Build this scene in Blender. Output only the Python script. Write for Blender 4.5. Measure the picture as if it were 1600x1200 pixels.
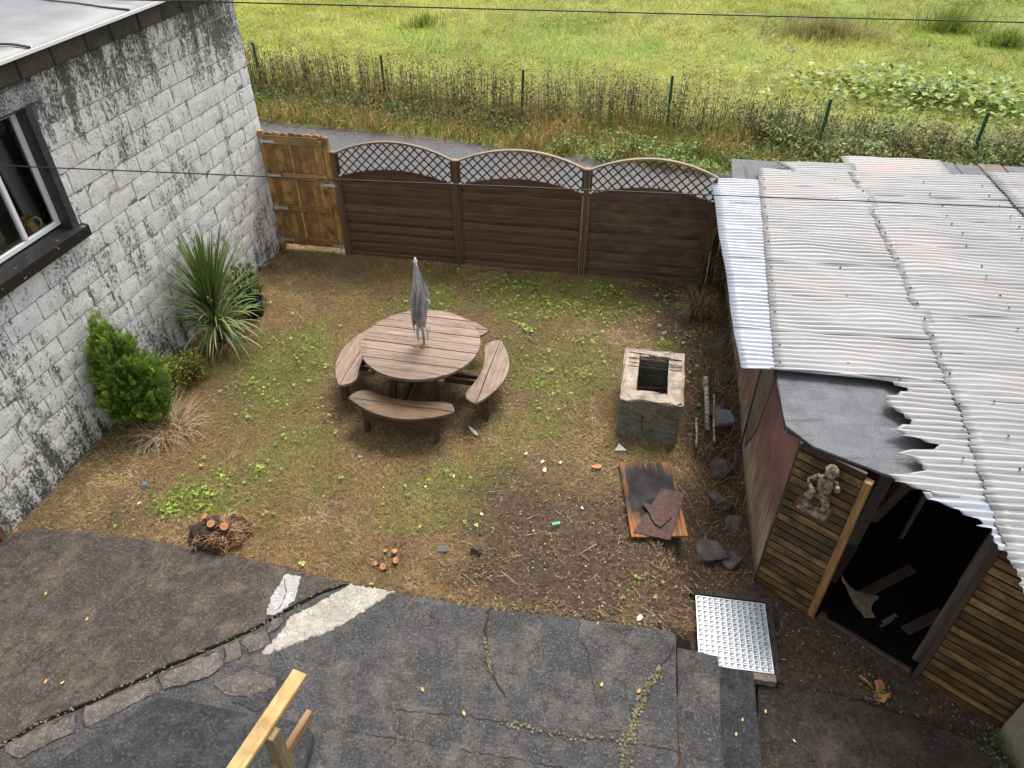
import bpy, bmesh, math, random
import numpy as np
from mathutils import Vector, Matrix

R = math.radians
rng = np.random.default_rng(7)
random.seed(11)
for o in list(bpy.data.objects):
    bpy.data.objects.remove(o, do_unlink=True)
SC = bpy.context.scene
COL = SC.collection

# ------------------------------------------------------------------ camera, sky, sun, exposure
cam_d = bpy.data.cameras.new('camera')
cam_d.sensor_width = 36.0
cam_d.lens = 36.0 * 1155.0 / 1600.0
cam_d.clip_start = 0.05
cam_d.clip_end = 1000
cam = bpy.data.objects.new('camera', cam_d)
COL.objects.link(cam)
cam.location = (0, 0, 6.0)
cam.rotation_euler = (R(90 - 39), 0, 0)
SC.camera = cam

SUN_EL, SUN_AZ = 61.0, 66.0          # azimuth counted from +X towards +Y
world = bpy.data.worlds.new('World')
SC.world = world
world.use_nodes = True
wn = world.node_tree
wn.nodes.clear()
sky = wn.nodes.new('ShaderNodeTexSky')
sky.sky_type = 'NISHITA'
sky.sun_disc = False
sky.sun_elevation = R(SUN_EL)
sky.sun_rotation = R(90 - SUN_AZ)
sky.air_density = 1.0
sky.dust_density = 4.0
sky.ozone_density = 1.0
hs = wn.nodes.new('ShaderNodeHueSaturation')
hs.inputs['Saturation'].default_value = 0.15
bg = wn.nodes.new('ShaderNodeBackground')
bg.inputs['Strength'].default_value = 0.135
wo = wn.nodes.new('ShaderNodeOutputWorld')
wn.links.new(sky.outputs[0], hs.inputs['Color'])
wn.links.new(hs.outputs[0], bg.inputs[0])
wn.links.new(bg.outputs[0], wo.inputs[0])

sun_d = bpy.data.lights.new('sun', 'SUN')
sun_d.energy = 1.5
sun_d.angle = R(24)
sun_d.color = (1.0, 0.93, 0.83)
sun = bpy.data.objects.new('sun', sun_d)
COL.objects.link(sun)
sd = Vector((math.cos(R(SUN_EL)) * math.cos(R(SUN_AZ)), math.cos(R(SUN_EL)) * math.sin(R(SUN_AZ)), math.sin(R(SUN_EL))))
sun.rotation_euler = sd.to_track_quat('Z', 'Y').to_euler()
sun.location = sd * 40

vs = SC.view_settings
vs.view_transform = 'Standard'
vs.look = 'None'
vs.gamma = 1.0
vs.use_curve_mapping = False
vs.exposure = 0.98

# ------------------------------------------------------------------ scene-graph helpers
def tag(o, label=None, cat=None, group=None, kind=None):
    if label: o['label'] = label
    if cat: o['category'] = cat
    if group: o['group'] = group
    if kind: o['kind'] = kind
    return o

def empty(name, loc=(0, 0, 0), rz=0.0, label=None, cat=None, group=None, parent=None):
    o = bpy.data.objects.new(name, None)
    o.empty_display_size = 0.1
    COL.objects.link(o)
    o.location = loc
    o.rotation_euler = (0, 0, rz)
    o.parent = parent
    return tag(o, label, cat, group)

def link(name, me, mat=None, parent=None, loc=None, rot=None, scale=None):
    o = bpy.data.objects.new(name, me)
    COL.objects.link(o)
    o.parent = parent
    if loc is not None: o.location = loc
    if rot is not None: o.rotation_euler = rot
    if scale is not None: o.scale = scale
    if mat is not None and not me.materials:
        me.materials.append(mat)
    return o

def rotm(ax, ang):
    return Matrix.Rotation(ang, 3, ax)

class MB:
    def __init__(s):
        s.v = []; s.f = []
    def add(s, vs_, fs):
        b = len(s.v)
        s.v.extend([tuple(p) for p in vs_])
        s.f.extend([tuple(i + b for i in f) for f in fs])
        return s
    def box(s, c, size, rot=None, ch=0.0):
        hx, hy, hz = size[0] / 2, size[1] / 2, size[2] / 2
        if ch <= 0:
            vs_ = [(x, y, z) for x in (-hx, hx) for y in (-hy, hy) for z in (-hz, hz)]
            fs = [(0, 1, 3, 2), (4, 6, 7, 5), (0, 4, 5, 1), (2, 3, 7, 6), (0, 2, 6, 4), (1, 5, 7, 3)]
        else:
            ch = min(ch, hx * .9, hy * .9, hz * .9)
            vs_, idx = [], {}
            for sx in (-1, 1):
                for sy in (-1, 1):
                    for sz in (-1, 1):
                        for a in range(3):
                            p = [sx * (hx - ch), sy * (hy - ch), sz * (hz - ch)]
                            p[a] += (sx, sy, sz)[a] * ch
                            idx[(sx, sy, sz, a)] = len(vs_)
                            vs_.append(tuple(p))
            fs = []
            for a in range(3):
                b, c2 = (a + 1) % 3, (a + 2) % 3
                for sg in (-1, 1):
                    q = []
                    for (u, w) in ((-1, -1), (1, -1), (1, 1), (-1, 1)):
                        k = [0, 0, 0]; k[a] = sg; k[b] = u; k[c2] = w
                        q.append(idx[(k[0], k[1], k[2], a)])
                    fs.append(tuple(q) if sg > 0 else tuple(reversed(q)))
                for u in (-1, 1):
                    for w in (-1, 1):
                        k0 = [0, 0, 0]; k1 = [0, 0, 0]
                        k0[a] = -1; k1[a] = 1
                        k0[b] = k1[b] = u; k0[c2] = k1[c2] = w
                        q = (idx[(*k0, b)], idx[(*k1, b)], idx[(*k1, c2)], idx[(*k0, c2)])
                        fs.append(q if u * w > 0 else tuple(reversed(q)))
            for sx in (-1, 1):
                for sy in (-1, 1):
                    for sz in (-1, 1):
                        q = tuple(idx[(sx, sy, sz, a)] for a in range(3))
                        fs.append(q if sx * sy * sz > 0 else tuple(reversed(q)))
        if rot is not None:
            vs_ = [rot @ Vector(p) for p in vs_]
        return s.add([(p[0] + c[0], p[1] + c[1], p[2] + c[2]) for p in vs_], fs)
    def bar(s, a, b, w, h, ch=0.0, up=(0, 0, 1)):
        a, b = Vector(a), Vector(b)
        d = b - a
        x = d.normalized()
        upv = Vector(up)
        if abs(x.dot(upv)) > .98: upv = Vector((0, 1, 0))
        y = upv.cross(x).normalized()
        z = x.cross(y)
        m = Matrix((x, y, z)).transposed()
        return s.box((a + b) / 2, (d.length, w, h), m, ch)
    def tube(s, pts, rads, n=8, cap=True):
        pts = [Vector(p) for p in pts]
        if not hasattr(rads, '__len__'): rads = [rads] * len(pts)
        rings = []
        prev = None
        for i, p in enumerate(pts):
            d = (pts[min(i + 1, len(pts) - 1)] - pts[max(i - 1, 0)]).normalized()
            if prev is None:
                u = d.orthogonal().normalized()
            else:
                u = (prev - d * prev.dot(d))
                u = u.normalized() if u.length > 1e-6 else d.orthogonal().normalized()
            prev = u
            w = d.cross(u)
            rings.append([p + (u * math.cos(2 * math.pi * k / n) + w * math.sin(2 * math.pi * k / n)) * rads[i] for k in range(n)])
        vs_ = [q for r in rings for q in r]
        fs = []
        for i in range(len(rings) - 1):
            for k in range(n):
                a, b = i * n + k, i * n + (k + 1) % n
                fs.append((a, b, b + n, a + n))
        if cap:
            fs.append(tuple(reversed(range(n))))
            fs.append(tuple(range((len(rings) - 1) * n, len(rings) * n)))
        return s.add(vs_, fs)
    def prism(s, poly, z0, z1, tf=None):
        n = len(poly)
        ar = sum(poly[i][0] * poly[(i + 1) % n][1] - poly[(i + 1) % n][0] * poly[i][1] for i in range(n))
        if ar < 0: poly = list(reversed(poly))
        f0 = z0 if callable(z0) else (lambda x, y: z0)
        f1 = z1 if callable(z1) else (lambda x, y: z1)
        vs_ = [(p[0], p[1], f0(*p[:2])) for p in poly] + [(p[0], p[1], f1(*p[:2])) for p in poly]
        fs = [tuple(reversed(range(n))), tuple(range(n, 2 * n))]
        for i in range(n):
            j = (i + 1) % n
            fs.append((i, j, j + n, i + n))
        if tf: vs_ = [tf(*p) for p in vs_]
        return s.add(vs_, fs)
    def mesh(s, name, mat=None, smooth=False):
        me = bpy.data.meshes.new(name)
        me.from_pydata(s.v, [], s.f)
        me.update()
        if smooth:
            me.polygons.foreach_set('use_smooth', [True] * len(me.polygons))
        if mat is not None: me.materials.append(mat)
        return me
    def build(s, name, mat, parent=None, smooth=False, loc=None, rot=None):
        return link(name, s.mesh(name, mat, smooth), None, parent, loc, rot)

def np_mesh(name, V, loops, starts, totals, col=None, mat=None, smooth=False):
    me = bpy.data.meshes.new(name)
    me.vertices.add(len(V))
    me.vertices.foreach_set('co', np.ascontiguousarray(V, dtype=np.float32).ravel())
    me.loops.add(len(loops))
    me.loops.foreach_set('vertex_index', np.ascontiguousarray(loops, dtype=np.int32))
    me.polygons.add(len(starts))
    me.polygons.foreach_set('loop_start', np.ascontiguousarray(starts, dtype=np.int32))
    me.polygons.foreach_set('loop_total', np.ascontiguousarray(totals, dtype=np.int32))
    if smooth:
        me.polygons.foreach_set('use_smooth', np.ones(len(starts), dtype=bool))
    if col is not None:
        at = me.color_attributes.new('Col', 'FLOAT_COLOR', 'POINT')
        c4 = np.ones((len(V), 4), dtype=np.float32)
        c4[:, :3] = col
        at.data.foreach_set('color', c4.ravel())
    me.update(calc_edges=True)
    me.validate()
    if mat is not None: me.materials.append(mat)
    return me

def blades(P, L, W, az, tilt, curve, col, tipcol=None):
    """Bent grass blades: five vertices, one quad and one triangle each."""
    n = len(P)
    L, W, az, tilt, curve = [np.broadcast_to(np.asarray(a, float), (n,)) for a in (L, W, az, tilt, curve)]
    h = np.stack([np.cos(az), np.sin(az), np.zeros(n)], 1)
    sd_ = np.stack([-np.sin(az), np.cos(az), np.zeros(n)], 1) * (W / 2)[:, None]
    up = np.array([0, 0, 1.0])
    t2 = tilt + curve
    mid = P + (h * np.sin(tilt)[:, None] + up * np.cos(tilt)[:, None]) * (L * .55)[:, None]
    tip = mid + (h * np.sin(t2)[:, None] + up * np.cos(t2)[:, None]) * (L * .45)[:, None]
    V = np.stack([P - sd_, P + sd_, mid - sd_ * .8, mid + sd_ * .8, tip], 1).reshape(-1, 3)
    base = (np.arange(n) * 5)[:, None]
    loops = (base + np.array([0, 1, 3, 2, 2, 3, 4])).ravel()
    st = (np.arange(n) * 7)[:, None] + np.array([0, 4])
    tot = np.tile(np.array([4, 3]), n)
    col = np.broadcast_to(np.asarray(col, float), (n, 3))
    tc = col if tipcol is None else np.broadcast_to(np.asarray(tipcol, float), (n, 3))
    C = np.stack([col, col, col, col, tc], 1).reshape(-1, 3)
    return V, loops, st.ravel(), tot, C

def leaves(P, L, W, az, tilt, roll, col):
    """Small folded leaf: a kite of two triangles bent along its rib."""
    n = len(P)
    L, W, az, tilt, roll = [np.broadcast_to(np.asarray(a, float), (n,)) for a in (L, W, az, tilt, roll)]
    h = np.stack([np.cos(az), np.sin(az), np.zeros(n)], 1)
    s_ = np.stack([-np.sin(az), np.cos(az), np.zeros(n)], 1)
    up = np.array([0, 0, 1.0])
    d = h * np.sin(tilt)[:, None] + up * np.cos(tilt)[:, None]
    nn = np.cross(d, s_)
    s2 = s_ * np.cos(roll)[:, None] + nn * np.sin(roll)[:, None]
    n2 = np.cross(d, s2)
    L_, W_ = L[:, None], W[:, None]
    V = np.stack([P, P + d * L_ * .55 + s2 * W_ * .5 + n2 * W_ * .12, P + d * L_, P + d * L_ * .55 - s2 * W_ * .5 + n2 * W_ * .12], 1).reshape(-1, 3)
    base = (np.arange(n) * 4)[:, None]
    loops = (base + np.array([0, 1, 2, 0, 2, 3])).ravel()
    st = np.arange(n * 2) * 3
    tot = np.full(n * 2, 3)
    col = np.broadcast_to(np.asarray(col, float), (n, 3))
    return V, loops, st, tot, np.repeat(col, 4, axis=0)

def merge(parts):
    Vs, Ls, Ss, Ts, Cs = [], [], [], [], []
    vo = lo = 0
    for V, l, s, t, c in parts:
        Vs.append(V); Ls.append(l + vo); Ss.append(s + lo); Ts.append(t); Cs.append(c)
        vo += len(V); lo += len(l)
    return np.concatenate(Vs), np.concatenate(Ls), np.concatenate(Ss), np.concatenate(Ts), np.concatenate(Cs)

def veg(name, parts, mat, parent=None, smooth=False):
    V, l, s, t, c = merge(parts)
    return link(name, np_mesh(name, V, l, s, t, c, mat, smooth), None, parent)

def pick(cols, n, jit=.18, p=None):
    cols = np.array(cols)
    c = cols[rng.choice(len(cols), n, p=p)]
    return np.clip(c * (1 + rng.normal(0, jit, (n, 1))) * (1 + rng.normal(0, jit * .35, (n, 3))), .004, .95)

# ------------------------------------------------------------------ material helper
class G:
    def __init__(s, name):
        s.mat = bpy.data.materials.new(name)
        s.mat.use_nodes = True
        s.t = s.mat.node_tree
        s.t.nodes.clear()
        s.out_ = s.t.nodes.new('ShaderNodeOutputMaterial')
        s.b = s.t.nodes.new('ShaderNodeBsdfPrincipled')
        s.t.links.new(s.b.outputs[0], s.out_.inputs[0])
    def n(s, ty, **kw):
        nd = s.t.nodes.new(ty)
        for k, v in kw.items(): setattr(nd, k, v)
        return nd
    def put(s, sock, val):
        if isinstance(val, bpy.types.NodeSocket):
            s.t.links.new(val, sock)
        elif val is not None:
            if hasattr(sock.default_value, '__len__'):
                if not hasattr(val, '__len__'): val = (val, val, val)
                sock.default_value = (*val, 1.0) if len(sock.default_value) == 4 and len(val) == 3 else val
            else:
                sock.default_value = val
    def pos(s): return s.n('ShaderNodeNewGeometry').outputs['Position']
    def obj(s, rand=0.0):
        v = s.n('ShaderNodeTexCoord').outputs['Object']
        if rand:
            r = s.n('ShaderNodeObjectInfo').outputs['Random']
            m = s.n('ShaderNodeVectorMath', operation='ADD')
            s.put(m.inputs[0], v)
            c = s.n('ShaderNodeCombineXYZ')
            mm = s.m('MULTIPLY', r, rand)
            for i in range(3): s.put(c.inputs[i], mm)
            s.put(m.inputs[1], c.outputs[0])
            v = m.outputs[0]
        return v
    def rnd(s): return s.n('ShaderNodeObjectInfo').outputs['Random']
    def vmap(s, v, scale=(1, 1, 1), rot=(0, 0, 0)):
        m = s.n('ShaderNodeMapping')
        s.put(m.inputs['Vector'], v); s.put(m.inputs['Scale'], scale); s.put(m.inputs['Rotation'], rot)
        return m.outputs[0]
    def sep(s, v, i):
        m = s.n('ShaderNodeSeparateXYZ'); s.put(m.inputs[0], v); return m.outputs[i]
    def noise(s, v, scale, detail=4, rough=.55, dist=0.0):
        m = s.n('ShaderNodeTexNoise')
        s.put(m.inputs['Vector'], v)
        for k, x in (('Scale', scale), ('Detail', detail), ('Roughness', rough), ('Distortion', dist)): s.put(m.inputs[k], x)
        return m.outputs['Fac']
    def vor(s, v, scale, feature='F1', out='Distance'):
        m = s.n('ShaderNodeTexVoronoi', feature=feature)
        s.put(m.inputs['Vector'], v); s.put(m.inputs['Scale'], scale)
        return m.outputs[out]
    def ramp(s, f, stops, interp='LINEAR'):
        m = s.n('ShaderNodeValToRGB')
        m.color_ramp.interpolation = interp
        e = m.color_ramp.elements
        while len(e) < len(stops): e.new(.5)
        for i, (p, c) in enumerate(stops):
            e[i].position = p
            e[i].color = (c, c, c, 1) if not hasattr(c, '__len__') else (*c, 1)
        s.put(m.inputs[0], f)
        return m.outputs[0]
    def mix(s, f, a, b, blend='MIX'):
        m = s.n('ShaderNodeMix', data_type='RGBA', blend_type=blend)
        s.put(m.inputs[0], f); s.put(m.inputs[6], a); s.put(m.inputs[7], b)
        return m.outputs[2]
    def m(s, op, a, b=None, c=None):
        m = s.n('ShaderNodeMath', operation=op)
        s.put(m.inputs[0], a)
        if b is not None: s.put(m.inputs[1], b)
        if c is not None: s.put(m.inputs[2], c)
        return m.outputs[0]
    def rng(s, v, a, b, c=0.0, d=1.0):
        m = s.n('ShaderNodeMapRange')
        m.interpolation_type = 'SMOOTHSTEP'
        for i, x in enumerate((v, a, b, c, d)): s.put(m.inputs[i], x)
        return m.outputs[0]
    def done(s, col, rough=.8, bump=None, bs=.5, bd=.01, metal=0.0, spec=None, **kw):
        s.put(s.b.inputs['Base Color'], col)
        s.put(s.b.inputs['Roughness'], rough)
        s.put(s.b.inputs['Metallic'], metal)
        if spec is not None: s.put(s.b.inputs['Specular IOR Level'], spec)
        for k, v in kw.items(): s.put(s.b.inputs[k], v)
        if bump is not None:
            bn = s.n('ShaderNodeBump')
            s.put(bn.inputs['Strength'], bs); s.put(bn.inputs['Distance'], bd); s.put(bn.inputs['Height'], bump)
            s.t.links.new(bn.outputs[0], s.b.inputs['Normal'])
        return s.mat

MT = {}
def plain(name, col, rough=.8, metal=0.0, var=.15, sc=12.0, **kw):
    g = G(name)
    v = g.pos()
    n = g.noise(v, sc, 5, .6)
    c = g.mix(g.ramp(n, [(.3, 0), (.7, 1)]), tuple(x * (1 - var) for x in col), tuple(min(1, x * (1 + var)) for x in col))
    MT[name] = g.done(c, rough, n, .25, .01, metal, **kw)
    return MT[name]

def wood(name, dark, light, axis=0, rough=.75, stain=None, stain_amt=.5, stain_sc=3.0, grain=1.0, rand=13.0, var=.35, bs=.35, top=None):
    g = G(name)
    v = g.obj(rand)
    sc = [26.0 * grain] * 3
    sc[axis] = 1.6 * grain
    n = g.noise(g.vmap(v, sc), 1.0, 6, .65, .6)
    sc2 = [120.0 * grain] * 3
    sc2[axis] = 5.0 * grain
    f = g.noise(g.vmap(v, sc2), 1.0, 3, .6)
    h = g.m('ADD', g.m('MULTIPLY', n, .65), g.m('MULTIPLY', f, .35))
    c = g.mix(g.ramp(h, [(.36, 0), (.64, 1)]), dark, light)
    r = g.rnd()
    c = g.mix(1.0, c, g.ramp(r, [(0, 1 - var), (1, 1 + var * .6)]), 'MULTIPLY')
    if stain is not None:
        s_ = g.noise(v, stain_sc, 5, .6)
        c = g.mix(g.ramp(s_, [(.5 - .2 * (stain_amt - .5) - .07, 0), (.5 - .2 * (stain_amt - .5) + .12, 1)]), c, stain)
    if top is not None:          # paints upward faces: caught sky light on fences, groove shade on cladding
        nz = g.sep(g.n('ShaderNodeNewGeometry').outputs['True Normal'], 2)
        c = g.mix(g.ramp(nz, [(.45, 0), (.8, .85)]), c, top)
    MT[name] = g.done(c, g.rng(h, .3, .7, rough - .12, rough + .1), h, bs, .006)
    return MT[name]

def vcol(name, rough=.7, trans=.0, spec=.3):
    g = G(name)
    a = g.n('ShaderNodeAttribute', attribute_name='Col')
    c = a.outputs['Color']
    n = g.noise(g.pos(), 30, 2)
    c = g.mix(1.0, c, g.ramp(n, [(.3, .65), (.7, 1.25)]), 'MULTIPLY')
    g.done(c, rough, spec=spec)
    if trans:
        tb = g.n('ShaderNodeBsdfTranslucent')
        g.put(tb.inputs[0], c)
        mx = g.n('ShaderNodeMixShader')
        g.put(mx.inputs[0], trans)
        g.t.links.new(g.b.outputs[0], mx.inputs[1])
        g.t.links.new(tb.outputs[0], mx.inputs[2])
        g.t.links.new(mx.outputs[0], g.out_.inputs[0])
    MT[name] = g.mat
    return g.mat

def sstep(a, b, x):
    t = np.clip((np.asarray(x, float) - a) / (b - a), 0, 1)
    return t * t * (3 - 2 * t)

def vnoise(x, y, sc, seed=0, oct_=3):
    """Value noise in the plane, 0..1."""
    x = np.asarray(x, float) * sc; y = np.asarray(y, float) * sc
    tot = np.zeros(np.shape(x)); amp = 1.0; s_ = 0.0
    tab = np.random.default_rng(1000 + seed).random((64, 64))
    for o_ in range(oct_):
        xi = np.floor(x).astype(int); yi = np.floor(y).astype(int)
        fx = x - xi; fy = y - yi
        fx = fx * fx * (3 - 2 * fx); fy = fy * fy * (3 - 2 * fy)
        g_ = lambda i, j: tab[(xi + i) % 64, (yi + j) % 64]
        tot = tot + amp * ((g_(0, 0) * (1 - fx) + g_(1, 0) * fx) * (1 - fy) + (g_(0, 1) * (1 - fx) + g_(1, 1) * fx) * fy)
        s_ += amp; amp *= .55; x = x * 2.03 + 11.3; y = y * 2.03 + 7.7
    return tot / s_

def inpoly(x, y, poly):
    x, y = np.asarray(x), np.asarray(y)
    ins = np.zeros(x.shape, bool)
    n = len(poly)
    for i in range(n):
        x0, y0 = poly[i][:2]; x1, y1 = poly[(i + 1) % n][:2]
        c = ((y0 > y) != (y1 > y)) & (x < (x1 - x0) * (y - y0) / (y1 - y0 + 1e-12) + x0)
        ins ^= c
    return ins

def jag(poly, step, amp, seed=0):
    """Subdivide a polygon's edges and roughen them."""
    rr = random.Random(seed)
    out = []
    n = len(poly)
    for i in range(n):
        a, b = poly[i], poly[(i + 1) % n]
        L = math.dist(a, b)
        k = max(1, int(L / step))
        for j in range(k):
            t = j / k
            out.append((a[0] + (b[0] - a[0]) * t + rr.uniform(-amp, amp), a[1] + (b[1] - a[1]) * t + rr.uniform(-amp, amp)))
    return out

# ================================================================== THE SETTING
def wob(x, y):
    return (np.sin(x * 2.1 + y * .7) * np.sin(y * 1.7 - x * .6) * .018 + np.sin(x * 5.3 + 1.3) * np.sin(y * 6.1 + .4) * .008)

PLATE_C, PLATE_A = (2.075, 4.0), R(-8.5)
def gz(x, y):
    x = np.asarray(x, float); y = np.asarray(y, float)
    k = sstep(5.6, 4.6, y)
    s0 = 1.65 * (1 - k) + 1.42 * k
    s1 = 2.5 * (1 - k) + 1.95 * k
    t = np.clip((x - s0) / (s1 - s0), 0, 1)
    d = t * t * (3 - 2 * t) * sstep(7.9, 5.3, y) * -.40
    z = d + wob(x, y) * sstep(11.0, 10.0, y)
    z = z + sstep(15.6, 18.5, y + .29 * x) * .12 + sstep(19, 26, y) * .25 * np.sin(x * .35 + y * .22)
    return z

def bare(x, y):
    d = np.hypot((x - 1.05) / 1.55, (y - 4.75) / 1.0)
    b = 1 - sstep(.55, 1.5, d + .9 * (vnoise(x, y, 1.6, 1) - .5) + .5 * (vnoise(x, y, 6, 2) - .5))
    b2 = sstep(1.75, 2.35, x + .15 * np.sin(y * 6))
    b3 = .5 * (1 - sstep(.5, 1.25, np.hypot(x + 1.1, y - 7.1)))
    b4 = .6 * (1 - sstep(.1, .5, np.hypot((x + 4.1) / 1.0, (y - 5.15) / .7)))
    b5 = (y < 3.9) & (x > 1.2)
    return np.clip(np.maximum.reduce([b, b2, b3, b4, b5 * 1.0]), 0, 1)

def green(x, y):
    g = np.zeros(np.shape(x))
    for cx, cy, rx, ry, w in ((-2.9, 7.7, .75, 1.5, .9), (-2.5, 6.2, .7, .6, .6), (.7, 9.4, 1.7, .75, 1.0), (.6, 7.7, 1.0, .9, .8), (-1.6, 9.3, 1.2, .7, .5),
                              (.2, 6.6, .8, .5, .6), (-3.4, 5.35, .55, .25, .7), (2.1, 7.9, .35, .6, .6), (-2.3, 5.6, .6, .4, .35), (-.4, 5.9, .8, .5, .35)):
        g = np.maximum(g, w * (1 - sstep(.3, 1.15, np.hypot((x - cx) / rx, (y - cy) / ry))))
    return np.clip(g * (.35 + 1.2 * vnoise(x, y, 2.2, 3)) + .5 * sstep(.55, .75, vnoise(x, y, .9, 4)), 0, 1)

def geo(a, b, n, k=1.25):
    t = np.array([(k ** i - 1) / (k ** n - 1) for i in range(1, n + 1)])
    return a + (b - a) * t
gx = np.concatenate([geo(-6.4, -220, 22)[::-1], np.arange(-6.4, 4.6, .05), geo(4.6, 220, 24)])
gy = np.concatenate([geo(2.4, -40, 10)[::-1], np.arange(2.4, 11.6, .05), np.arange(11.6, 34, .45), geo(34, 320, 18)])
GX, GY = np.meshgrid(gx, gy)
GZ = gz(GX, GY)
GZ = GZ + ((np.abs(GX) < 7) & (GY > 2.5) & (GY < 11.5)) * rng.normal(0, .011, GX.shape)
EDGE = [(-7.5, 5.35), (-5.229, 4.9), (-4.899, 5.0), (-4.424, 4.97), (-3.58, 4.835), (-2.575, 4.612), (-1.553, 4.33), (-1.115, 4.225), (-.239, 4.052), (.591, 3.94), (1.484, 3.813)]
PATIO = EDGE + [(1.1, 1.5), (1.0, -6), (-9, -6), (-9, 5.5)]
pm = inpoly(GX, GY + .03, PATIO)
GZ[pm] = -.14
lowm = (GX > 1.35) & (GY < 3.62 - .27 * (GX - 2.3)) & (GX < 5)
GZ[lowm & ~pm] = -.46
ca, sa = math.cos(PLATE_A), math.sin(PLATE_A)
lx = (GX - PLATE_C[0]) * ca + (GY - PLATE_C[1]) * sa
ly = -(GX - PLATE_C[0]) * sa + (GY - PLATE_C[1]) * ca
pit = (np.abs(lx) < .37) & (np.abs(ly) < .45)
GZ[pit] = -.36
ny_, nx_ = GX.shape
idx = np.arange(nx_ * ny_).reshape(ny_, nx_)
q = np.stack([idx[:-1, :-1], idx[:-1, 1:], idx[1:, 1:], idx[1:, :-1]], -1).reshape(-1, 4)
mask = np.stack([bare(GX, GY), green(GX, GY), sstep(11.2, 11.6, GY)], -1).reshape(-1, 3)

g = G('ground_soil')
at = g.n('ShaderNodeAttribute', attribute_name='Col').outputs['Color']
bare_s, green_s, field_s = g.sep(at, 0), g.sep(at, 1), g.sep(at, 2)
v = g.pos()
n1 = g.noise(v, 3.0, 6, .65); n2 = g.noise(v, 22, 6, .7); n3 = g.noise(v, 90, 4, .7)
th = g.mix(g.ramp(n2, [(.35, 0), (.66, 1)]), (.045, .029, .015), (.20, .130, .058))
th = g.mix(g.ramp(n1, [(.4, 0), (.62, .7)]), th, (.085, .062, .022))
so = g.mix(g.ramp(n2, [(.4, 0), (.7, 1)]), (.024, .015, .010), (.105, .066, .043))
so = g.mix(g.ramp(n3, [(.62, 0), (.72, .5)]), so, (.26, .20, .15))
mo = g.mix(g.ramp(n2, [(.35, 0), (.7, 1)]), (.050, .052, .012), (.150, .150, .030))
bf = g.ramp(g.m('ADD', bare_s, g.m('MULTIPLY', g.m('SUBTRACT', n1, .5), .7)), [(.30, 0), (1.0, .9)])
gf = g.ramp(g.m('ADD', green_s, g.m('MULTIPLY', g.m('SUBTRACT', n2, .5), 1.1)), [(.3, 0), (.75, .85)])
c = g.mix(gf, th, mo)
c = g.mix(bf, c, so)
fl = g.mix(g.ramp(n2, [(.35, 0), (.65, 1)]), (.11, .13, .03), (.26, .28, .06))
c = g.mix(field_s, c, fl)
MT['ground'] = g.done(c, .85, g.m('ADD', n2, g.m('MULTIPLY', n3, .5)), .8, .02)
me = np_mesh('ground', np.stack([GX, GY, GZ], -1).reshape(-1, 3), q.ravel(), np.arange(len(q)) * 4, np.full(len(q), 4), mask, MT['ground'], True)
tag(link('ground', me), kind='structure')

# asphalt lane behind the fence
g = G('asphalt')
v = g.pos()
n1 = g.noise(v, 1.2, 5); n2 = g.noise(v, 160, 3, .7); n3 = g.noise(v, 9, 5, .65)
c = g.mix(g.ramp(n3, [(.35, 0), (.7, 1)]), (.040, .041, .046), (.075, .077, .084))
c = g.mix(g.ramp(n2, [(.55, 0), (.7, .6)]), c, (.15, .15, .15))
MT['asphalt'] = g.done(c, g.rng(n1, .35, .65, .28, .6), n2, .5, .004)
far = [(-30, 24.2), (-10, 18.4), (-4.0, 16.46), (-2.1, 16.05), (0, 15.26), (2.6, 14.48), (4.3, 14.03), (8, 12.95), (16, 10.6), (40, 3.6)]
def smoothline(pts, n=8):
    out = []
    for i in range(len(pts) - 1):
        for j in range(n):
            t = j / n
            out.append((pts[i][0] + (pts[i + 1][0] - pts[i][0]) * t, pts[i][1] + (pts[i + 1][1] - pts[i][1]) * t))
    return out + [pts[-1]]
fl_ = [(x, y + random.uniform(-.07, .07)) for x, y in smoothline(far)]
nl_ = [(x - .9, y - 3.1 + .0) for x, y in smoothline(far)]
m = MB()
vsr = []
for a, b in zip(nl_, fl_):
    for t in np.linspace(0, 1, 9):
        vsr.append((a[0] + (b[0] - a[0]) * t, a[1] + (b[1] - a[1]) * t, .014 + .02 * math.sin(math.pi * t)))
nr = len(fl_)
m.add(vsr, [(i * 9 + j, i * 9 + 9 + j, i * 9 + 10 + j, i * 9 + 1 + j) for i in range(nr - 1) for j in range(8)])
tag(m.build('road', MT['asphalt'], smooth=True), kind='structure')

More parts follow.
